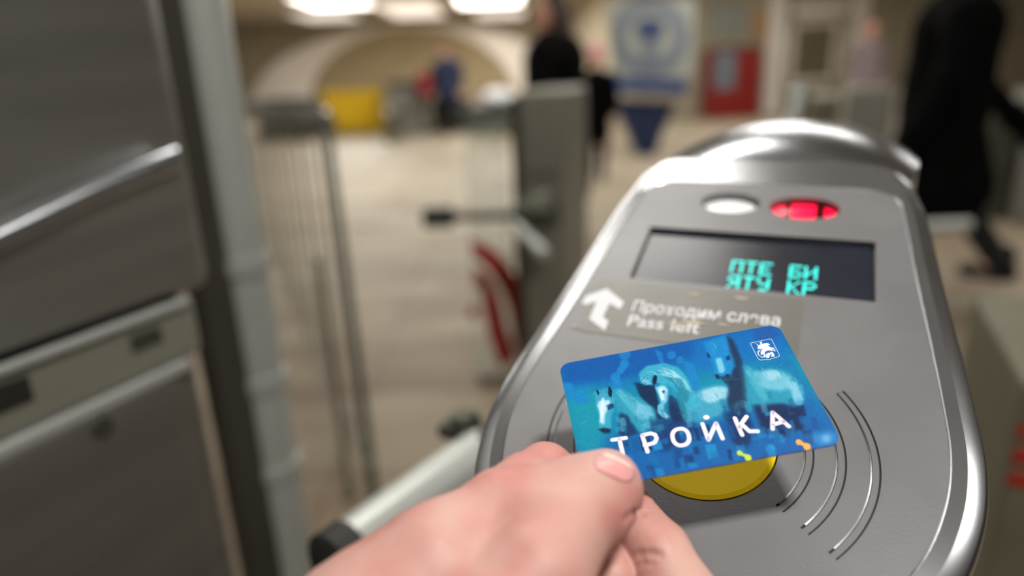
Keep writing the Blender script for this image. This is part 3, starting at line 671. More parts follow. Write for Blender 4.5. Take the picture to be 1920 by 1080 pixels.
letter([[(960, 706), (994, 798)], [(994, 798), (1036, 702)], [(1036, 702), (1073, 789)]])
letter([[(980, 670), (984, 669)]], 'letter_dot', .00095)
letter([[(1141, 674), (1182, 768)], [(1206, 665), (1165, 722)], [(1168, 722), (1190, 717), (1222, 748), (1268, 747)]])
letter([[(1351, 734), (1350, 640)], [(1350, 640), (1440, 719)], [(1354, 709), (1412, 693)]])
def patch(poly, m_, name, h=.00047):
    bm = bmesh.new(); vs = [bm.verts.new(K(*z2(*p), h)) for p in poly]; bm.faces.new(vs); bmesh.ops.triangulate(bm, faces=bm.faces[:]); bm.verts.index_update()
    o = obj(name, [v.co.copy() for v in bm.verts], [[v.index for v in f.verts] for f in bm.faces], m_, card); bm.free(); return o
patch([(1152, 870), (1158, 858), (1172, 856), (1182, 866), (1192, 876), (1212, 878), (1229, 884), (1236, 908), (1212, 916), (1200, 905), (1196, 892), (1180, 884), (1162, 884)], M['ygreen'], 'green_mark')
patch([(1480, 808), (1484, 796), (1498, 793), (1510, 800), (1520, 812), (1538, 814), (1556, 820), (1563, 846), (1536, 853), (1526, 842), (1520, 828), (1506, 822), (1488, 822)], M['orange'], 'orange_mark')
def ez(X_, Y_): return ((390+X_/15.43)*3, (60+Y_/15.43)*3)
sh_ = [(285, 400), (292, 383), (860, 266), (882, 280), (1100, 710), (1108, 750), (1080, 782), (960, 812), (880, 835), (850, 862), (760, 858), (570, 872), (520, 845), (495, 810), (285, 400)]
V, Fc = ribbon([z2(*ez(*p)) for p in sh_], .00008); MB().add(V, Fc).build('crest_outline', M['cardwhite'], card)
crest = [[(490, 520), (500, 450), (560, 430), (585, 410), (620, 405), (700, 395), (740, 382), (790, 395), (838, 432), (830, 448), (770, 450), (810, 480), (880, 520), (905, 560), (870, 590), (760, 605), (700, 640), (690, 690), (722, 720), (715, 775), (690, 800), (650, 795), (640, 755), (690, 745), (650, 700), (605, 735), (575, 680), (590, 600), (640, 570), (560, 560), (495, 556)],
         [(540, 385), (570, 350), (605, 352), (615, 385), (600, 410), (570, 405)], [(415, 388), (432, 390), (505, 430), (500, 450)], [(870, 560), (900, 508), (950, 530), (1000, 585), (990, 590), (930, 545), (895, 580)], [(840, 600), (900, 572), (960, 585), (1004, 632), (990, 634), (930, 600), (880, 608)],
         [(560, 590), (580, 600), (520, 640), (520, 700), (560, 750), (640, 800), (610, 805), (540, 750), (500, 720), (485, 640), (510, 600)], [(740, 700), (790, 665), (850, 665), (880, 690), (850, 640), (900, 640), (955, 690), (962, 740), (985, 765), (900, 780), (860, 760), (900, 730), (890, 700), (850, 720), (820, 780), (830, 800), (760, 812), (720, 790)]]
for c_ in crest: patch([ez(*p) for p in c_], M['cardwhite'], 'crest_rider')

# ------------------------------------------------------------------ the hand
def J(x, y, d, mm): return (at(x, y, d), mm/1000.)
hand_root_at = at(760, 1300, .20)
hc = []
# wrist and back of the hand
wr = J(560, 1330, .185, 27)
hc += chain([wr, J(722, 1195, .185, 24), J(828, 1070, .190, 17), J(935, 965, .203, 12.0)], .010)
hc += chain([J(640, 1380, .19, 27), J(850, 1250, .19, 22), J(960, 1120, .195, 16), J(1000, 1010, .205, 12.5)], .010)
hc += chain([J(760, 1420, .20, 26), J(950, 1300, .195, 20), J(1010, 1200, .20, 15)], .010)
# thumb with its root
hc += chain([J(800, 1330, .175, 20), J(930, 1180, .174, 16.5), J(1010, 1075, .180, 13.2), J(1050, 1000, .190, 12.2), J(1095, 945, .2005, 11.4), J(1126, 918, .2085, 10.2), J(1141, 899, .2135, 9.0)], .006)
hc += chain([J(1116, 955, .203, 10.5), J(1140, 930, .2085, 9.4)], .006)
hc += chain([J(900, 1060, .196, 14), J(975, 985, .200, 12), J(1050, 930, .2085, 9.2)], .010)
# index finger: knuckle, bent joint beyond the thumb, tip under the card
hc += chain([J(935, 965, .203, 12.), J(985, 915, .215, 10.2), J(1022, 886, .226, 9.4)], .004)
hc += chain([J(1022, 886, .226, 9.4), J(1080, 915, .238, 8.2), J(1140, 935, .243, 7.4)], .003)
# middle finger: bent round beneath the card, its joint at the lower right
hc += chain([J(1000, 1250, .205, 14), J(1150, 1230, .208, 12.5), J(1276, 1125, .211, 12.2)], .003)
hc += chain([J(1276, 1125, .211, 12.2), J(1234, 1035, .221, 10.4), J(1203, 1000, .2265, 9.6), J(1172, 940, .235, 8.4)], .002)
# ring and little fingers folded inside
hc += chain([J(1010, 1200, .21, 11), J(1120, 1165, .213, 9.5), J(1142, 1080, .218, 8.), J(1120, 1030, .224, 7.2)], .002)
hc += chain([J(960, 1230, .215, 10), J(1040, 1150, .222, 8.), J(1050, 1090, .228, 7.)], .003)
from mathutils.bvhtree import BVHTree
def surf(bv, px, py):
    o_ = Vector((0, 0, CAM_H)); d = (at(px, py, 1.)-o_).normalized(); h_ = bv.ray_cast(o_, d); return h_[0]
V0, Q0 = sdf_mesh(hc, .0014, .004)
bv0 = BVHTree.FromPolygons([Vector(v) for v in V0.tolist()], Q0.tolist())
cuts = []
for path, rr_ in (([(1172, 975), (1188, 963), (1206, 957), (1224, 955), (1240, 959)], .0008), ([(1182, 1046), (1200, 1040), (1220, 1037), (1236, 1040)], .0007), ([(1190, 1062), (1206, 1056), (1222, 1056)], .0005)):
    pts = [surf(bv0, *p) for p in path]; pts = [p for p in pts if p is not None]
    cuts += [(pts[k], pts[k+1], rr_, rr_, .0014) for k in range(len(pts)-1)]
hand = sdf_obj('hand', hc, .0008, .004, M['handskin'], at_=hand_root_at, cuts=cuts, smooth=1)
tag(hand, 'bare hand reaching in from the lower left, thumb pressing on the blue card', 'hand')
# thumb nail: a curved plate lying in the skin of the thumb tip
HL = hand.location
bvh = BVHTree.FromPolygons([HL+v.co for v in hand.data.vertices], [list(p.vertices) for p in hand.data.polygons])
def on_hand(px, py):
    o_ = Vector((0, 0, CAM_H)); d = (at(px, py, 1.)-o_).normalized(); h_ = bvh.ray_cast(o_, d); return h_[0], h_[1]
def plate(cx, cy, ex, ey, lift, m_, name, parent, v0=-1., v1=1., n=17):
    V = []
    for j in range(n):
        v = v0+(v1-v0)*j/(n-1); hw = max(.05, (1-max(0, abs(v)-.2)**2.2*1.15))**.5
        for k in range(n):
            u = (-1+2*k/(n-1))*hw; p, nn = on_hand(cx+u*ex[0]+v*ey[0], cy+u*ex[1]+v*ey[1])
            if p is None: p, nn = V[-1], Vector((0, 0, 1))
            V.append(p+nn*(lift*(1-.55*u*u)))
    o = obj(name, V, [[j*n+k, j*n+k+1, (j+1)*n+k+1, (j+1)*n+k] for j in range(n-1) for k in range(n-1)], m_, parent, smooth=True)
    sm = o.modifiers.new('thick', 'SOLIDIFY'); sm.thickness = .0004; sm.offset = -1; return o
nl = plate(1151, 878, (36, 17), (7, -15), .0006, M['nail'], 'thumb_nail', hand)
plate(1151, 878, (36, 17), (7, -15), .0008, mat('nail_free_edge', (236, 206, 196), .35), 'nail_free_edge', nl, .78, 1.)

# ------------------------------------------------------------------ left-hand cabinet of the next lane
root = thing('ticket_gate_cabinet', 'tall stainless gate cabinet filling the left edge, with a coin strip and a locked door', 'turnstile', T(-.75, .1, 0))
A0 = -.6; B1 = .47
def boxT(mb, a0, a1, b0, b1, z0, z1, bev=0.): return mb.box(T((a0+a1)/2, (b0+b1)/2, (z0+z1)/2), AX*((a1-a0)/2), BX*((b1-b0)/2), UP*((z1-z0)/2), bev)
boxT(MB(), -1.0, A0-.004, -.6, B1, 0, 1.0, .006).build('cabinet_body', M['steel'], root)
boxT(MB(), -1.0, A0, -.6, B1+.01, .946, 1.006, .004).build('trim_strip', M['steel_dull'], root)
boxT(MB(), -.99, A0-.012, -.6, B1-.002, 1.006, 1.018).build('shadow_gap', M['groove'], root)
# door edge strip, slots and lock
door = boxT(MB(), A0-.006, A0+.003, -.55, B1-.03, .05, .930, .003).build('cabinet_door', M['steel'], root)
boxT(MB(), A0-.004, A0+.005, -.55, B1-.012, .931, .944, .003).build('door_top_trim', M['tube'], root)
boxT(MB(), A0-.004, A0+.005, -.55, B1-.0, 1.000, 1.008, .002).build('strip_top_trim', M['tube'], root)
boxT(MB(), A0-.002, A0+.0012, .40, .435, .972, .990, .001).build('strip_slot', M['dark_steel'], root)
boxT(MB(), A0-.002, A0+.0012, .26, .305, .968, .992, .001).build('strip_slot', M['black'], root)
MB().tube([T(A0, .352, .917), T(A0+.006, .352, .917)], .010).build('door_lock', M['dark_steel'], door)
# upper head with a sloping polished ledge, and the tall housing above it
def prism(mb, pts, a0, a1):   # side profile in (b, z)
    n = len(pts); V = [T(a0, *p) for p in pts]+[T(a1, *p) for p in pts]
    return mb.add(V, [list(range(n)), [n+k for k in range(n)][::-1]]+[[k, (k+1) % n, n+(k+1) % n, n+k] for k in range(n)])
lz = [(-.6, .93), (-.3, .97), (0, 1.03), (.15, 1.07), (.25, 1.098), (.314, 1.114), (.394, 1.135), (.49, 1.154)]
prism(MB(), [(-.6, 1.018)]+[(b, max(1.02, z-.006)) for b, z in lz]+[(.49, 1.018)], -1., A0).build('head_side', M['steel'], root)
mb = MB(); loops = []
for b, z in lz[2:]:
    c0 = T(A0, b, z-.004); loops.append([c0+AX*(.010*cos(t))+UP*(.0125*sin(t)) for t in np.linspace(0, 2*pi, 14, endpoint=False)])
autosmooth(mb.loft(loops, True, True).build('polished_ledge', M['rim'], root), 60)
prism(MB(), [(-.6, .9)]+[(b, z-.003) for b, z in lz]+[(.49, 1.1), (.3, .95)], -1., A0-.012).build('head_top', M['dark_steel'], root)
boxT(MB(), -1., A0-.02, -.6, .53, 1.0, 1.75, .02).build('upper_housing', M['steel'], root)

# tube post with clamps, dark jamb behind it
tp = at(455, 500, .98); pb0 = Vector((tp.x, tp.y, 0))
root = thing('gate_post', 'thick satin steel post standing just right of the tall cabinet', 'post', pb0)
autosmooth(MB().tube([pb0, pb0+UP*2.2], .035, 32).build('post_tube', M['tube'], root), 50)
autosmooth(MB().tube([pb0, pb0+UP*.012], .07, 32).build('base_plate', M['tube'], root), 50)
dk = at(395, 400, .93)
MB().box(Vector((dk.x, dk.y, .9)), AX*.018, BX*.05, UP*.9, .004).build('dark_jamb', M['jamb'], root)
for px_, py_, nm in ((415, 508, 'post_clamp'), (490, 768, 'post_clamp'), (500, 985, 'post_clamp')):
    q = at(px_, py_, .93); c0 = Vector((pb0.x, pb0.y, q.z))
    mb = MB().tube([c0-UP*.014, c0+UP*.010], .039, 28); mb.box(c0-AX*.05, AX*.03, BX*.014, UP*.011, .004)
    autosmooth(mb.build(nm, M['tube'], root), 50)

# railing with balusters beyond the post
foot = on_floor(703, 935); foot.z = 0
rd = (at(480, 202, 4.0)-at(610, 240, 2.)); rd.z = 0; rl_ = rd.length; rd.normalize()
root = thing('railing', 'grey metal railing with upright bars, running back from a slim dark post', 'railing', foot)
top = at(612, 236, 2.06)
MB().box((foot+top)/2, rd.cross(UP)*.012, rd*.019, (top-foot)/2, .003).build('end_post', M['glassedge'], root)
autosmooth(MB().tube([top, top+UP*.004, top+rd*rl_*1.4], .03, 20).build('top_rail', M['dark_steel'], root), 50)
for k in (0, 1):
    c0 = top+UP*(-.004+.04*k)-rd*.0; 
    bm = bmesh.new(); bmesh.ops.create_uvsphere(bm, u_segments=16, v_segments=10, radius=.017); bm.verts.index_update()
    obj('post_finial', [c0+v.co for v in bm.verts], [[v.index for v in f.verts] for f in bm.faces], M['rim'], root, True); bm.free()
MB().tube([foot+UP*.12, foot+UP*.12+rd*rl_*1.4], .010, 14).build('bottom_rail', M['steel_dull'], root)
for k in range(1, 14):
    q = foot+rd*(rl_*1.4*k/14)
    MB().tube([q+UP*.12, q+UP*(top.z-.01)], .005, 10).build('baluster', M['steel_dull'], root)
# floor rail between the post and the glass gate
f2 = on_floor(655, 925)
root = thing('slim_post', 'thin brownish upright standing close behind the railing end post', 'post', f2)
MB().tube([f2, f2+UP*.75], .009, 12).build('upright', M['olive'], root); MB().tube([f2, f2+UP*.01], .03, 20).build('base_plate', M['olive'], root)

# ------------------------------------------------------------------ middle tripod turnstile with glass wing
pc = at(1035, 163, 2.45); base_ = Vector((pc.x, pc.y, 0)); ht = pc.z
root = thing('turnstile', 'slim grey steel turnstile column with three bar arms, left of the reader panel', 'turnstile', base_)
r_ = .31; ax2 = Vector((cos(r_), -sin(r_), 0)); bx2 = Vector((sin(r_), cos(r_), 0))
MB().box(base_+UP*(ht/2)+ax2*.01, ax2*.078, bx2*.22, UP*(ht/2), .02).build('column', M['steel_dull'], root)
MB().box(base_+UP*(ht/2-.01)-ax2*.085+bx2*.0, ax2*.016, bx2*.20, UP*(ht/2-.015), .006).build('column_side', M['dark_steel'], root)
MB().box(base_+UP*(ht-.28)-bx2*.222+ax2*.01, ax2*.07, bx2*.002, UP*.003).build('seam', M['dark_steel'], root)
hubp = at(985, 402, 2.2)
MB().tube([hubp+AX*.10, hubp-AX*.02], .05, 24).build('barrier_hub', M['dark_steel'], root)
e1 = at(800, 408, 2.2)
autosmooth(MB().tube([hubp, e1], .0155, 20).build('barrier_arm', M['dark_steel'], root), 50)
d_ = (e1-hubp).normalized(); autosmooth(MB().tube([e1-d_*.09, e1-d_*.085, e1+d_*.01], [.02, .033, .033], 20).build('arm_grip', M['black'], root), 50)
autosmooth(MB().tube([at(965, 420, 2.18), at(1022, 478, 2.02)], .02, 20).build('barrier_arm', M['tube'], root), 50)
autosmooth(MB().tube([at(965, 398, 2.22), at(1025, 366, 2.3)], .018, 20).build('barrier_arm', M['steel_dull'], root), 50)
# glass panel with red arcs
g0, g1_ = on_floor(868, 722), on_floor(1010, 712)
gl0 = at(868, 246, 2.5); gl1 = at(992, 246, 2.5)
gb = Vector((gl0.x, gl0.y, .04)); gr = Vector((gl1.x-.085, gl1.y, .04)); gtop = gl0.z
root = thing('glass_wing', 'clear glass barrier pane with red curved stripes beside the slim column', 'glass panel', Vector((gb.x, gb.y, 0)))
gd = (gr-gb).normalized(); gn = gd.cross(UP)
MB().box((gb+gr)/2+UP*((gtop-.04)/2), (gr-gb)/2, gn*.005, UP*((gtop-.04)/2)).build('glass_pane', M['glassg'], root)
MB().box((gb+gr)/2+UP*(-.02), (gr-gb)/2, gn*.012, UP*.02, .004).build('pane_shoe', M['steel_dull'], root)
def gpt(x, y):               # on the pane, front side
    r = R @ np.array([(x-960)/F, -(y-540)/F, -1.]); o_ = np.array([0, 0, CAM_H]); nn = np.array(list(gn)); p0 = np.array(list(gb+gn*(.006 if gn.y < 0 else -.006))); t = ((p0-o_)@nn)/(r@nn); return Vector((o_+r*t).tolist())
def band_on_pane(out, inn, name):
    o_ = spline(out, 8); i_ = spline(inn, 8); V = [gpt(*p) for p in o_]+[gpt(*p) for p in i_]; n = len(o_)
    MB().add(V, [[k, k+1, n+k+1, n+k] for k in range(n-1)]).build(name, M['redprint'], root)
band_on_pane([(884, 448), (930, 472), (968, 520), (992, 580), (1002, 660)], [(884, 474), (912, 500), (940, 542), (958, 596), (968, 660)], 'red_stripe')
band_on_pane([(888, 500), (914, 518), (935, 560), (950, 620), (968, 668)], [(888, 524), (902, 544), (908, 580), (920, 636), (940, 692)], 'red_stripe')
MB().add([gpt(887+9*cos(t), 586+13*sin(t)) for t in np.linspace(0, 2*pi, 20, endpoint=False)], [list(range(20))]).build('red_dot', M['redprint'], root)

# ------------------------------------------------------------------ right side: neighbouring cabinet with red bars
q = at(1884, 900, 1.2)
rb = Vector((q.x, q.y, 0))+AX*.14+BX*.25
root = thing('ticket_gate_cabinet', 'dark grey gate cabinet at the right edge with three short red bars on it', 'turnstile', rb)
hc_ = at(1890, 690, 1.2).z
MB().box(rb+UP*(hc_/2), AX*.14, BX*.25, UP*(hc_/2), .01).build('cabinet_body', M['olive'], root)
for yy in (787, 842, 893):
    zc = at(1900, yy, 1.2).z
    MB().box(rb-BX*.251-AX*.02+UP*zc, AX*.115, BX*.002, UP*.0115).build('red_bar', M['redprint'], root)
# grey arm end in the right lane, far behind the head
ha = at(1760, 428, 2.6)
root = thing('barrier_post', 'short steel post hidden by the reader, its pale bar arm showing to the right', 'turnstile', Vector((ha.x-.12, ha.y, 0)))
MB().box(Vector((ha.x-.12, ha.y, ha.z/2)), AX*.07, BX*.07, UP*(ha.z/2), .01).build('column', M['steel_dull'], root)
autosmooth(MB().tube([ha-AX*.06, at(1818, 422, 2.6)], .026, 18).build('barrier_arm', M['tube'], root), 50)

# ------------------------------------------------------------------ distant fittings
# yellow board in front of the escalators
def pos(x, y): p = on_floor(x, y); return p
p = pos(668, 252)
root = thing('yellow_board', 'yellow notice board standing on the floor left of the far person', 'sign', p)
MB().box(p+UP*.5, (.70, 0, 0), (0, .04, 0), (0, 0, .5), .01).build('board_frame', M['yframe'], root)
MB().box(p+UP*.55+Vector((-.02, -.045, 0)), (.60, 0, 0), (0, .006, 0), (0, 0, .38)).build('board_face', M['yboard'], root)
# dark escalator balustrades along the far edge of the floor
for i, (x0, x1, y, h_, dep, lab, m_) in enumerate(((742, 796, 252, 1.05, .5, 'grey escalator newel box between the yellow board and the far person', 'grey'), (818, 880, 243, .62, .5, 'long low dark escalator parapet behind the far person', 'dark_steel'), (890, 985, 252, .5, .5, 'dark escalator end unit just right of the far person', 'dark_steel'), (505, 580, 262, .8, .4, 'dark low unit left of the yellow board', 'dark_steel'), (727, 739, 266, .45, .3, 'low dark kerb unit at the right foot of the yellow board', 'olive'))):
    p0, p1 = pos(x0, y), pos(x1, y); c = (p0+p1)/2; hw = (p1-p0).length/2
    root = thing('escalator_unit', lab, 'escalator', c)
    prof_ = [(-.25, 0), (1., 0), (1., h_), (0, h_), (-.17, h_-.10), (-.25, h_-.3)]
    V = [c+Vector((-hw, q[0], q[1])) for q in prof_]+[c+Vector((hw, q[0], q[1])) for q in prof_]; n = 6
    MB().add(V, [list(range(n)), [n+k for k in range(n)][::-1]]+[[k, (k+1) % n, n+(k+1) % n, n+k] for k in range(n)]).build('side_panel', M[m_], root)
    MB().box(c+Vector((0, .4, h_+.03)), (hw+.02, 0, 0), (0, .6, 0), (0, 0, .035), .02).build('handrail', M['black'], root)
    if i == 2:
        bm = bmesh.new(); bmesh.ops.create_uvsphere(bm, u_segments=20, v_segments=12, radius=1); bm.verts.index_update(); q = Vector((c.x, c.y+.2, .5+.22))
        obj('glint_dome', [q+Vector((v.co.x*.34, v.co.y*.2, v.co.z*.2)) for v in bm.verts], [[v.index for v in f.verts] for f in bm.faces], M['glint'], root, True); bm.free()  # white colour stands in for the bright reflection on this unit
# information stand: poster, blue ledge, tapering pedestal
p = on_floor(1208, 292)
root = thing('information_stand', 'blue information stand with a pale poster showing a grey ring and an arrow', 'sign', p)
d0 = p.length/1.0
def fp(x, y, dy=0.): # point on the stand's front plane (facing the camera lane)
    r = R @ np.array([(x-960)/F, -(y-540)/F, -1.]); t = (p.y+dy)/r[1]; return Vector((r[0]*t, r[1]*t, CAM_H+r[2]*t))
def sheet(mb, pts, th):
    n = len(pts); V = [Vector(q) for q in pts]+[Vector(q)+Vector((0, th, 0)) for q in pts]
    return mb.add(V, [list(range(n)), [n+k for k in range(n)][::-1]]+[[k, (k+1) % n, n+(k+1) % n, n+k] for k in range(n)])
sheet(MB(), [fp(1150, 186), fp(1268, 192), fp(1238, 262), fp(1230, 292), fp(1196, 292), fp(1176, 240)], .3).build('pedestal', M['navy'], root)
sheet(MB(), [fp(1140, 144, -.12), fp(1288, 150, -.12), fp(1286, 176, -.12), fp(1150, 172, -.12)], .4).build('ledge', M['blue'], root)
sheet(MB(), [fp(1172, 151, -.13), fp(1265, 154, -.13), fp(1262, 172, -.13), fp(1175, 168, -.13)], .004).build('ledge_label', M['labelblue'], root)
po = sheet(MB(), [fp(1140, 0), fp(1304, -2), fp(1300, 146), fp(1150, 142)], .06).build('poster_board', M['paper'], root)
def annulus(cx, cy, r0, r1, name, m_, dy, a0=0, a1=2*pi):
    n = 48; V = []
    for k in range(n+1):
        t = a0+(a1-a0)*k/n; V += [fp(cx+r0*cos(t), cy+r0*sin(t), dy), fp(cx+r1*cos(t), cy+r1*sin(t), dy)]
    MB().add(V, [[2*k, 2*k+1, 2*k+3, 2*k+2] for k in range(n)]).build(name, m_, po)
annulus(1219, 68, 46, 72, 'poster_ring', M['greyink'], -.01)
MB().add([fp(1200, 135, -.014), fp(1239, 135, -.014), fp(1232, 66, -.014), fp(1207, 66, -.014)], [[0, 1, 2, 3]]).build('poster_stem', M['greyink'], po)
MB().add([fp(1219+26*cos(t), 50+16*sin(t)+(8 if sin(t) > 0 else 0), -.018) for t in np.linspace(0, 2*pi, 24, endpoint=False)], [list(range(24))]).build('poster_arrow_head', M['blueink'], po)
# red machine
p0, p1 = on_floor(1328, 222), on_floor(1424, 222); c = (p0+p1)/2; hw = (p1-p0).length/2
root = thing('vending_machine', 'red vending machine with a grey notice on it, standing before the pale wall', 'vending machine', c)
top_z = at(1380, 90, c.y*cos(PITCH)+.3).z
MB().box(c+Vector((0, .35, 1.5/2)), (hw, 0, 0), (0, .35, 0), (0, 0, .75), .02).build('machine_body', M['redm'], root)
MB().box(c+Vector((-hw*.45, -.005, 1.05)), (hw*.42, 0, 0), (0, .01, 0), (0, 0, .40)).build('notice', M['greyink'], root)
MB().box(c+Vector((0, .3, 1.52)), (hw*.95, 0, 0), (0, .3, 0), (0, 0, .04), .01).build('top_cover', M['dark_steel'], root)
# boards on the right wall
YB = 16.6
def wp(x, y, yy=YB): r = R @ np.array([(x-960)/F, -(y-540)/F, -1.]); t = yy/r[1]; return Vector((r[0]*t, yy, CAM_H+r[2]*t))
def wallboard(x0, y0, x1, y1, m_, name, label, cat, fr=True, kids=()):
    a, b_ = wp(x0, y1), wp(x1, y0); c = Vector(((a.x+b_.x)/2, YB, (a.z+b_.z)/2)); hx, hz_ = (b_.x-a.x)/2, (b_.z-a.z)/2
    root = thing(name, label, cat, Vector((c.x, YB, a.z)))
    MB().box(c-Vector((0, .04, 0)), (hx, 0, 0), (0, .035, 0), (0, 0, hz_), .01).build('board_face', m_, root)
    if fr:
        mb = MB()
        for sx in (-1, 1): mb.box(c+Vector((sx*hx, -.05, 0)), (.05, 0, 0), (0, .05, 0), (0, 0, hz_+.05), .01)
        for sz in (-1, 1): mb.box(c+Vector((0, -.05, sz*hz_)), (hx+.05, 0, 0), (0, .05, 0), (0, 0, .05), .01)
        mb.build('board_frame', M['arch'], root)
wallboard(1478, 42, 1568, 152, M['brown'], 'notice_board', 'brown notice board in a pale frame on the right back wall', 'notice board')
wallboard(1330, 8, 1400, 62, M['paper'], 'wall_poster', 'pale poster on the wall above the red machine', 'poster', False)
wallboard(1408, 20, 1470, 75, mat('orange_poster', (176, 136, 96), .7, noise=.1), 'wall_poster', 'orange tan poster between the red machine and the brown board', 'poster', False)
wallboard(1488, 2, 1590, 30, M['arch'], 'wall_sign', 'long white sign above the brown notice board', 'sign', False)
# pale pilasters on the wall
for i, (x0, x1) in enumerate(((1432, 1462), (1585, 1612))):
    a, b_ = wp(x0, 150), wp(x1, 150); slab('trim_%d' % (i+3), (a.x, YB-.12, 0), (b_.x, YB, CEIL), M['arch'])
# grey ledge and distant turnstiles
def far_unit(x0, x1, ytop, dep, label, m_, depth=.8, slant=False):
    a, b_ = at(x0, ytop, dep), at(x1, ytop, dep); c = (a+b_)/2; hw = (b_-a).length/2
    root = thing('turnstile', label, 'turnstile', Vector((c.x, c.y, 0)), None)
    MB().box(Vector((c.x, c.y, c.z/2)), AX*hw, BX*depth/2, UP*(c.z/2), min(.03, hw*.4)).build('cabinet_body', m_, root)
    MB().box(Vector((c.x, c.y, c.z+.012)), AX*(hw*.94), BX*(depth/2*.96), UP*.014, .008).build('top_cover', M['steel_dull'], root)
    return root, c, hw
far_unit(1524, 1572, 182, 7.4, 'grey olive turnstile box beyond the reader, under the brown board', M['olive'])
far_unit(1592, 1668, 168, 6.6, 'wider grey turnstile box in front of the pink jacket', M['grey'])
r0, c0, hw0 = far_unit(1478, 1512, 172, 6.0, 'narrow turnstile box with a slanted pale arm above the reader', M['olive'])
autosmooth(MB().tube([at(1478, 245, 5.4), at(1502, 165, 5.6)], .045, 16).build('barrier_arm', M['tube'], r0), 50)
r1_, c1_, h1_ = far_unit(1688, 1712, 175, 7.6, 'pale rounded turnstile head left of the large black coat', M['grey'])
far_unit(1850, 1898, 188, 5.2, 'dark grey turnstile box right of the large black coat', M['dark_steel'], .7)
far_unit(1925, 1990, 176, 5.0, 'grey turnstile box cut by the right edge of the picture', M['grey'], .7)

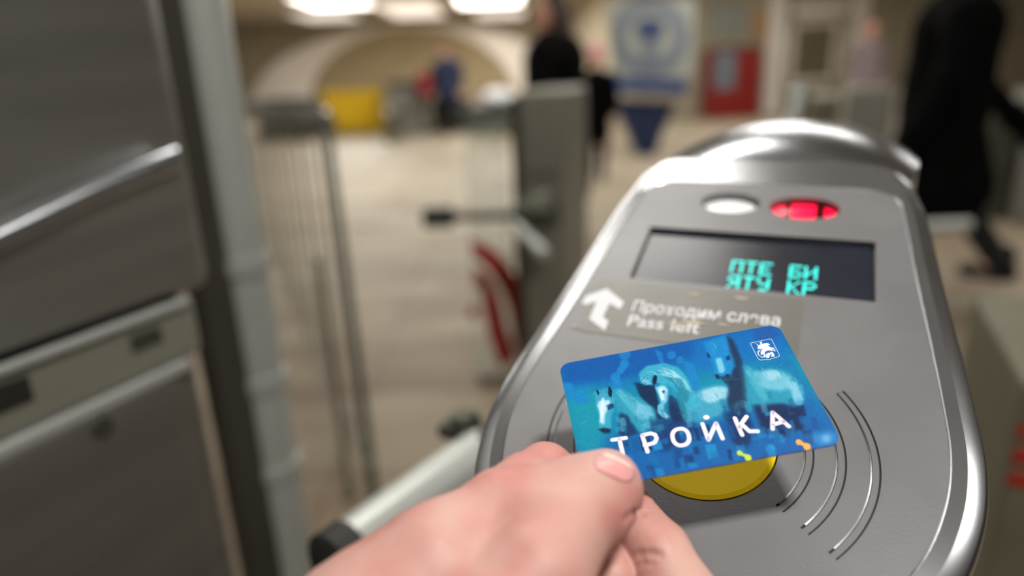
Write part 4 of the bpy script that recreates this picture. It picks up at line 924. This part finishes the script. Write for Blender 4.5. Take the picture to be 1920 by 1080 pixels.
# ------------------------------------------------------------------ people
def person(loc, h, yaw, label, coat, trouser, hair='hair', stride=.25, arms=(.1, .1), coat_len=.5, hat=None, lean=0., wide=1., hair_long=False, step=.0, pockets=False):
    """h metres tall, facing yaw; stride in metres; arms: forward swing of left and right hand in metres"""
    s_ = h/1.75; f_ = Vector((sin(yaw), cos(yaw), 0)); r_ = Vector((cos(yaw), -sin(yaw), 0)); L0 = Vector(loc)
    def q(x, y, z): return L0+r_*(x*s_)+f_*(y*s_+lean*z)+UP*(z*s_)
    sh = .20*wide; hz = .04
    head = [(q(0, .01, 1.60), q(0, .02, 1.66), .078*s_, .088*s_), (q(0, .045, 1.585), q(0, .06, 1.57), .055*s_, .045*s_), (q(0, .10, 1.615), q(0, .112, 1.595), .012*s_, .014*s_),
            (q(.085, 0, 1.62), q(.09, -.01, 1.60), .02*s_, .014*s_), (q(-.085, 0, 1.62), q(-.09, -.01, 1.60), .02*s_, .014*s_), (q(0, -.01, 1.42), q(0, 0, 1.55), .055*s_, .052*s_)]
    def arm(sd, fw): return [q(sd*sh, 0, 1.40), q(sd*(sh+.05), fw*.3-.02, 1.13), q(sd*(sh+.04), fw, .90)]
    aL, aR = arm(-1, arms[0]), arm(1, arms[1])
    torso = [(q(0, -.01, 1.32), q(0, 0, 1.10), .135*s_, .12*s_), (q(-.13, 0, 1.36), q(.13, 0, 1.36), .07*s_, .07*s_), (q(0, 0, 1.0), q(0, 0, .95), .13*s_, .14*s_)]
    def leg(sd, st): return [q(sd*.09, 0, .92), q(sd*.09, st*.45+.03, .50), q(sd*.09, st, .09+(.10 if st < -.15 else 0)*step)]
    lL, lR = leg(-1, stride), leg(1, -stride)
    body = head+torso
    for a in (aL, aR):
        body += [(a[0], a[1], .045*s_, .038*s_), (a[1], a[2], .038*s_, .028*s_)]
        hd = (a[2]-a[1]).normalized(); side = r_
        body += [(a[2], a[2]+hd*.06*s_, .028*s_, .032*s_)]
        for kf in range(4): b0 = a[2]+hd*.08*s_+f_*((kf-1.5)*.018*s_); body.append((b0, b0+hd*(.07-.008*abs(kf-1.3))*s_, .009*s_, .007*s_, .006))
        body.append((a[2]+hd*.02*s_+f_*.03*s_, a[2]+hd*.07*s_+f_*.05*s_, .010*s_, .009*s_, .008))
    for l in (lL, lR): body += [(l[0], l[1], .075*s_, .05*s_), (l[1], l[2], .05*s_, .036*s_), (l[2], l[2]+f_*.12*s_-UP*.04, .034*s_, .028*s_)]
    o = sdf_obj('person', body, .014, .03, M['skin'], at_=L0); tag(o, label, 'person')
    c = [(q(0, -.01, 1.33), q(0, 0, 1.10), .16*s_*wide, .15*s_*wide), (q(-.14*wide, 0, 1.37), q(.14*wide, 0, 1.37), .085*s_, .085*s_), (q(0, 0, 1.1), q(0, 0, 1.0), .15*s_*wide, .165*s_*wide), (q(0, 0, 1.45), q(0, -.01, 1.48), .075*s_, .07*s_)]
    if coat_len > .1: c += [(q(-.05, 0, .98), q(-.06, stride*.25, .98-coat_len), .13*s_*wide, .15*s_*wide), (q(.05, 0, .98), q(.06, -stride*.25, .98-coat_len), .13*s_*wide, .15*s_*wide)]
    for a in (aL, aR): c += [(a[0], a[1], .07*s_, .062*s_), (a[1], a[2], .062*s_, .05*s_)]
    if pockets:
        for a in (aL, aR): c += [(a[2], a[2]+(a[2]-a[1]).normalized()*.17*s_, .06*s_, .055*s_)]
    sdf_obj('coat', c, .016, .045, M[coat], o)
    t = [(q(0, 0, .97), q(0, 0, .93), .135*s_, .14*s_)]
    for l in (lL, lR): t += [(l[0], l[1], .09*s_, .068*s_), (l[1], l[2]-UP*.01, .068*s_, .058*s_)]
    sdf_obj('trousers', t, .014, .02, M[trouser], o)
    for l in (lL, lR):
        a = l[2]; tz = -UP*.045*s_
        sdf_obj('shoe', [(a+f_*-.03*s_+tz, a+f_*.15*s_+tz*1.1, .046*s_, .040*s_), (a+UP*.05*s_, a+tz, .058*s_, .05*s_)], .01, .02, M['shoe'], o)
    if hat: sdf_obj('hat', [(q(0, -.005, 1.655), q(0, -.01, 1.70), .10*s_, .09*s_), (q(0, 0, 1.79), q(0, 0, 1.80), .03*s_, .03*s_)], .01, .02, M[hat], o)
    else:
        hr = [(q(0, -.02, 1.64), q(0, -.015, 1.69), .09*s_, .088*s_), (q(0, -.05, 1.60), q(0, -.05, 1.55), .07*s_, .05*s_)]
        if hair_long: hr += [(q(-.05, -.05, 1.60), q(-.06, -.07, 1.38), .06*s_, .05*s_), (q(.05, -.05, 1.60), q(.06, -.07, 1.38), .06*s_, .05*s_)]
        sdf_obj('hair', hr, .01, .03, M[hair], o)
    for sd in (-1, 1):
        bm = bmesh.new(); bmesh.ops.create_uvsphere(bm, u_segments=10, v_segments=8, radius=.011*s_); bm.verts.index_update(); e0 = q(sd*.032, .094, 1.635)
        obj('eye', [e0+v.co for v in bm.verts], [[v.index for v in f.verts] for f in bm.faces], M['eye'], o, True); bm.free()
    return o, q
# large walker on the right
pr = on_floor(1757, 560)
pw, qf = person((pr.x-.08, pr.y+.05, 0), 1.74, radians(-62), 'person in a long black coat and black trousers striding left, head above the frame', 'coat', 'trouser', stride=.36, arms=(.12, -.34), coat_len=.40, wide=1.22, step=1., pockets=True)
# person behind the slim column
pr = at(1040, 200, 4.4)
person((pr.x, pr.y, 0), 1.66, radians(-70), 'person with long brown hair in a black coat behind the slim turnstile column', 'coat', 'trouser', stride=.12, arms=(.1, .05), coat_len=.5, hair_long=True, wide=1.35)
pr = at(1118, 200, 7.6)
pk, qk = person((pr.x, pr.y, 0), 1.42, radians(190), 'person in a black coat and pink hat beside the information stand', 'coat', 'trouser', stride=.1, arms=(.05, .05), coat_len=.35, hat='pinkhat')
q = on_floor(1131, 283)+UP*.11
o = sdf_obj('shopping_bag', [(q-AX*.06-UP*.06, q+AX*.06-UP*.06, .05, .05), (q-AX*.05+UP*.06, q+AX*.05+UP*.06, .045, .045)], .01, .03, M['coral'], at_=q-UP*.11); tag(o, 'small coral bag on the floor by the person in the pink hat', 'bag')
# far person
pr = on_floor(845, 250)
person((pr.x, pr.y, 0), 1.76, radians(-150), 'person in a navy jacket standing far off by the escalators', 'navycoat', 'trouser', stride=.10, arms=(.1, .05), coat_len=.2, wide=1.55)
q = pr+Vector((-.46, -.3, 1.05))
o = sdf_obj('backpack', [(q-UP*.14, q+UP*.14, .15, .12)], .02, .03, M['redbag'], at_=q-UP*.3); tag(o, 'dark red bag held in front of the person in the navy jacket', 'bag')
# pink jacket
pr = at(1632, 60, 9.5)
person((pr.x, pr.y, 0), 1.70, radians(170), 'person in a pink grey jacket beyond the wide grey turnstile', 'pinkcoat', 'trouser', stride=.1, arms=(.05, .05), coat_len=.2)
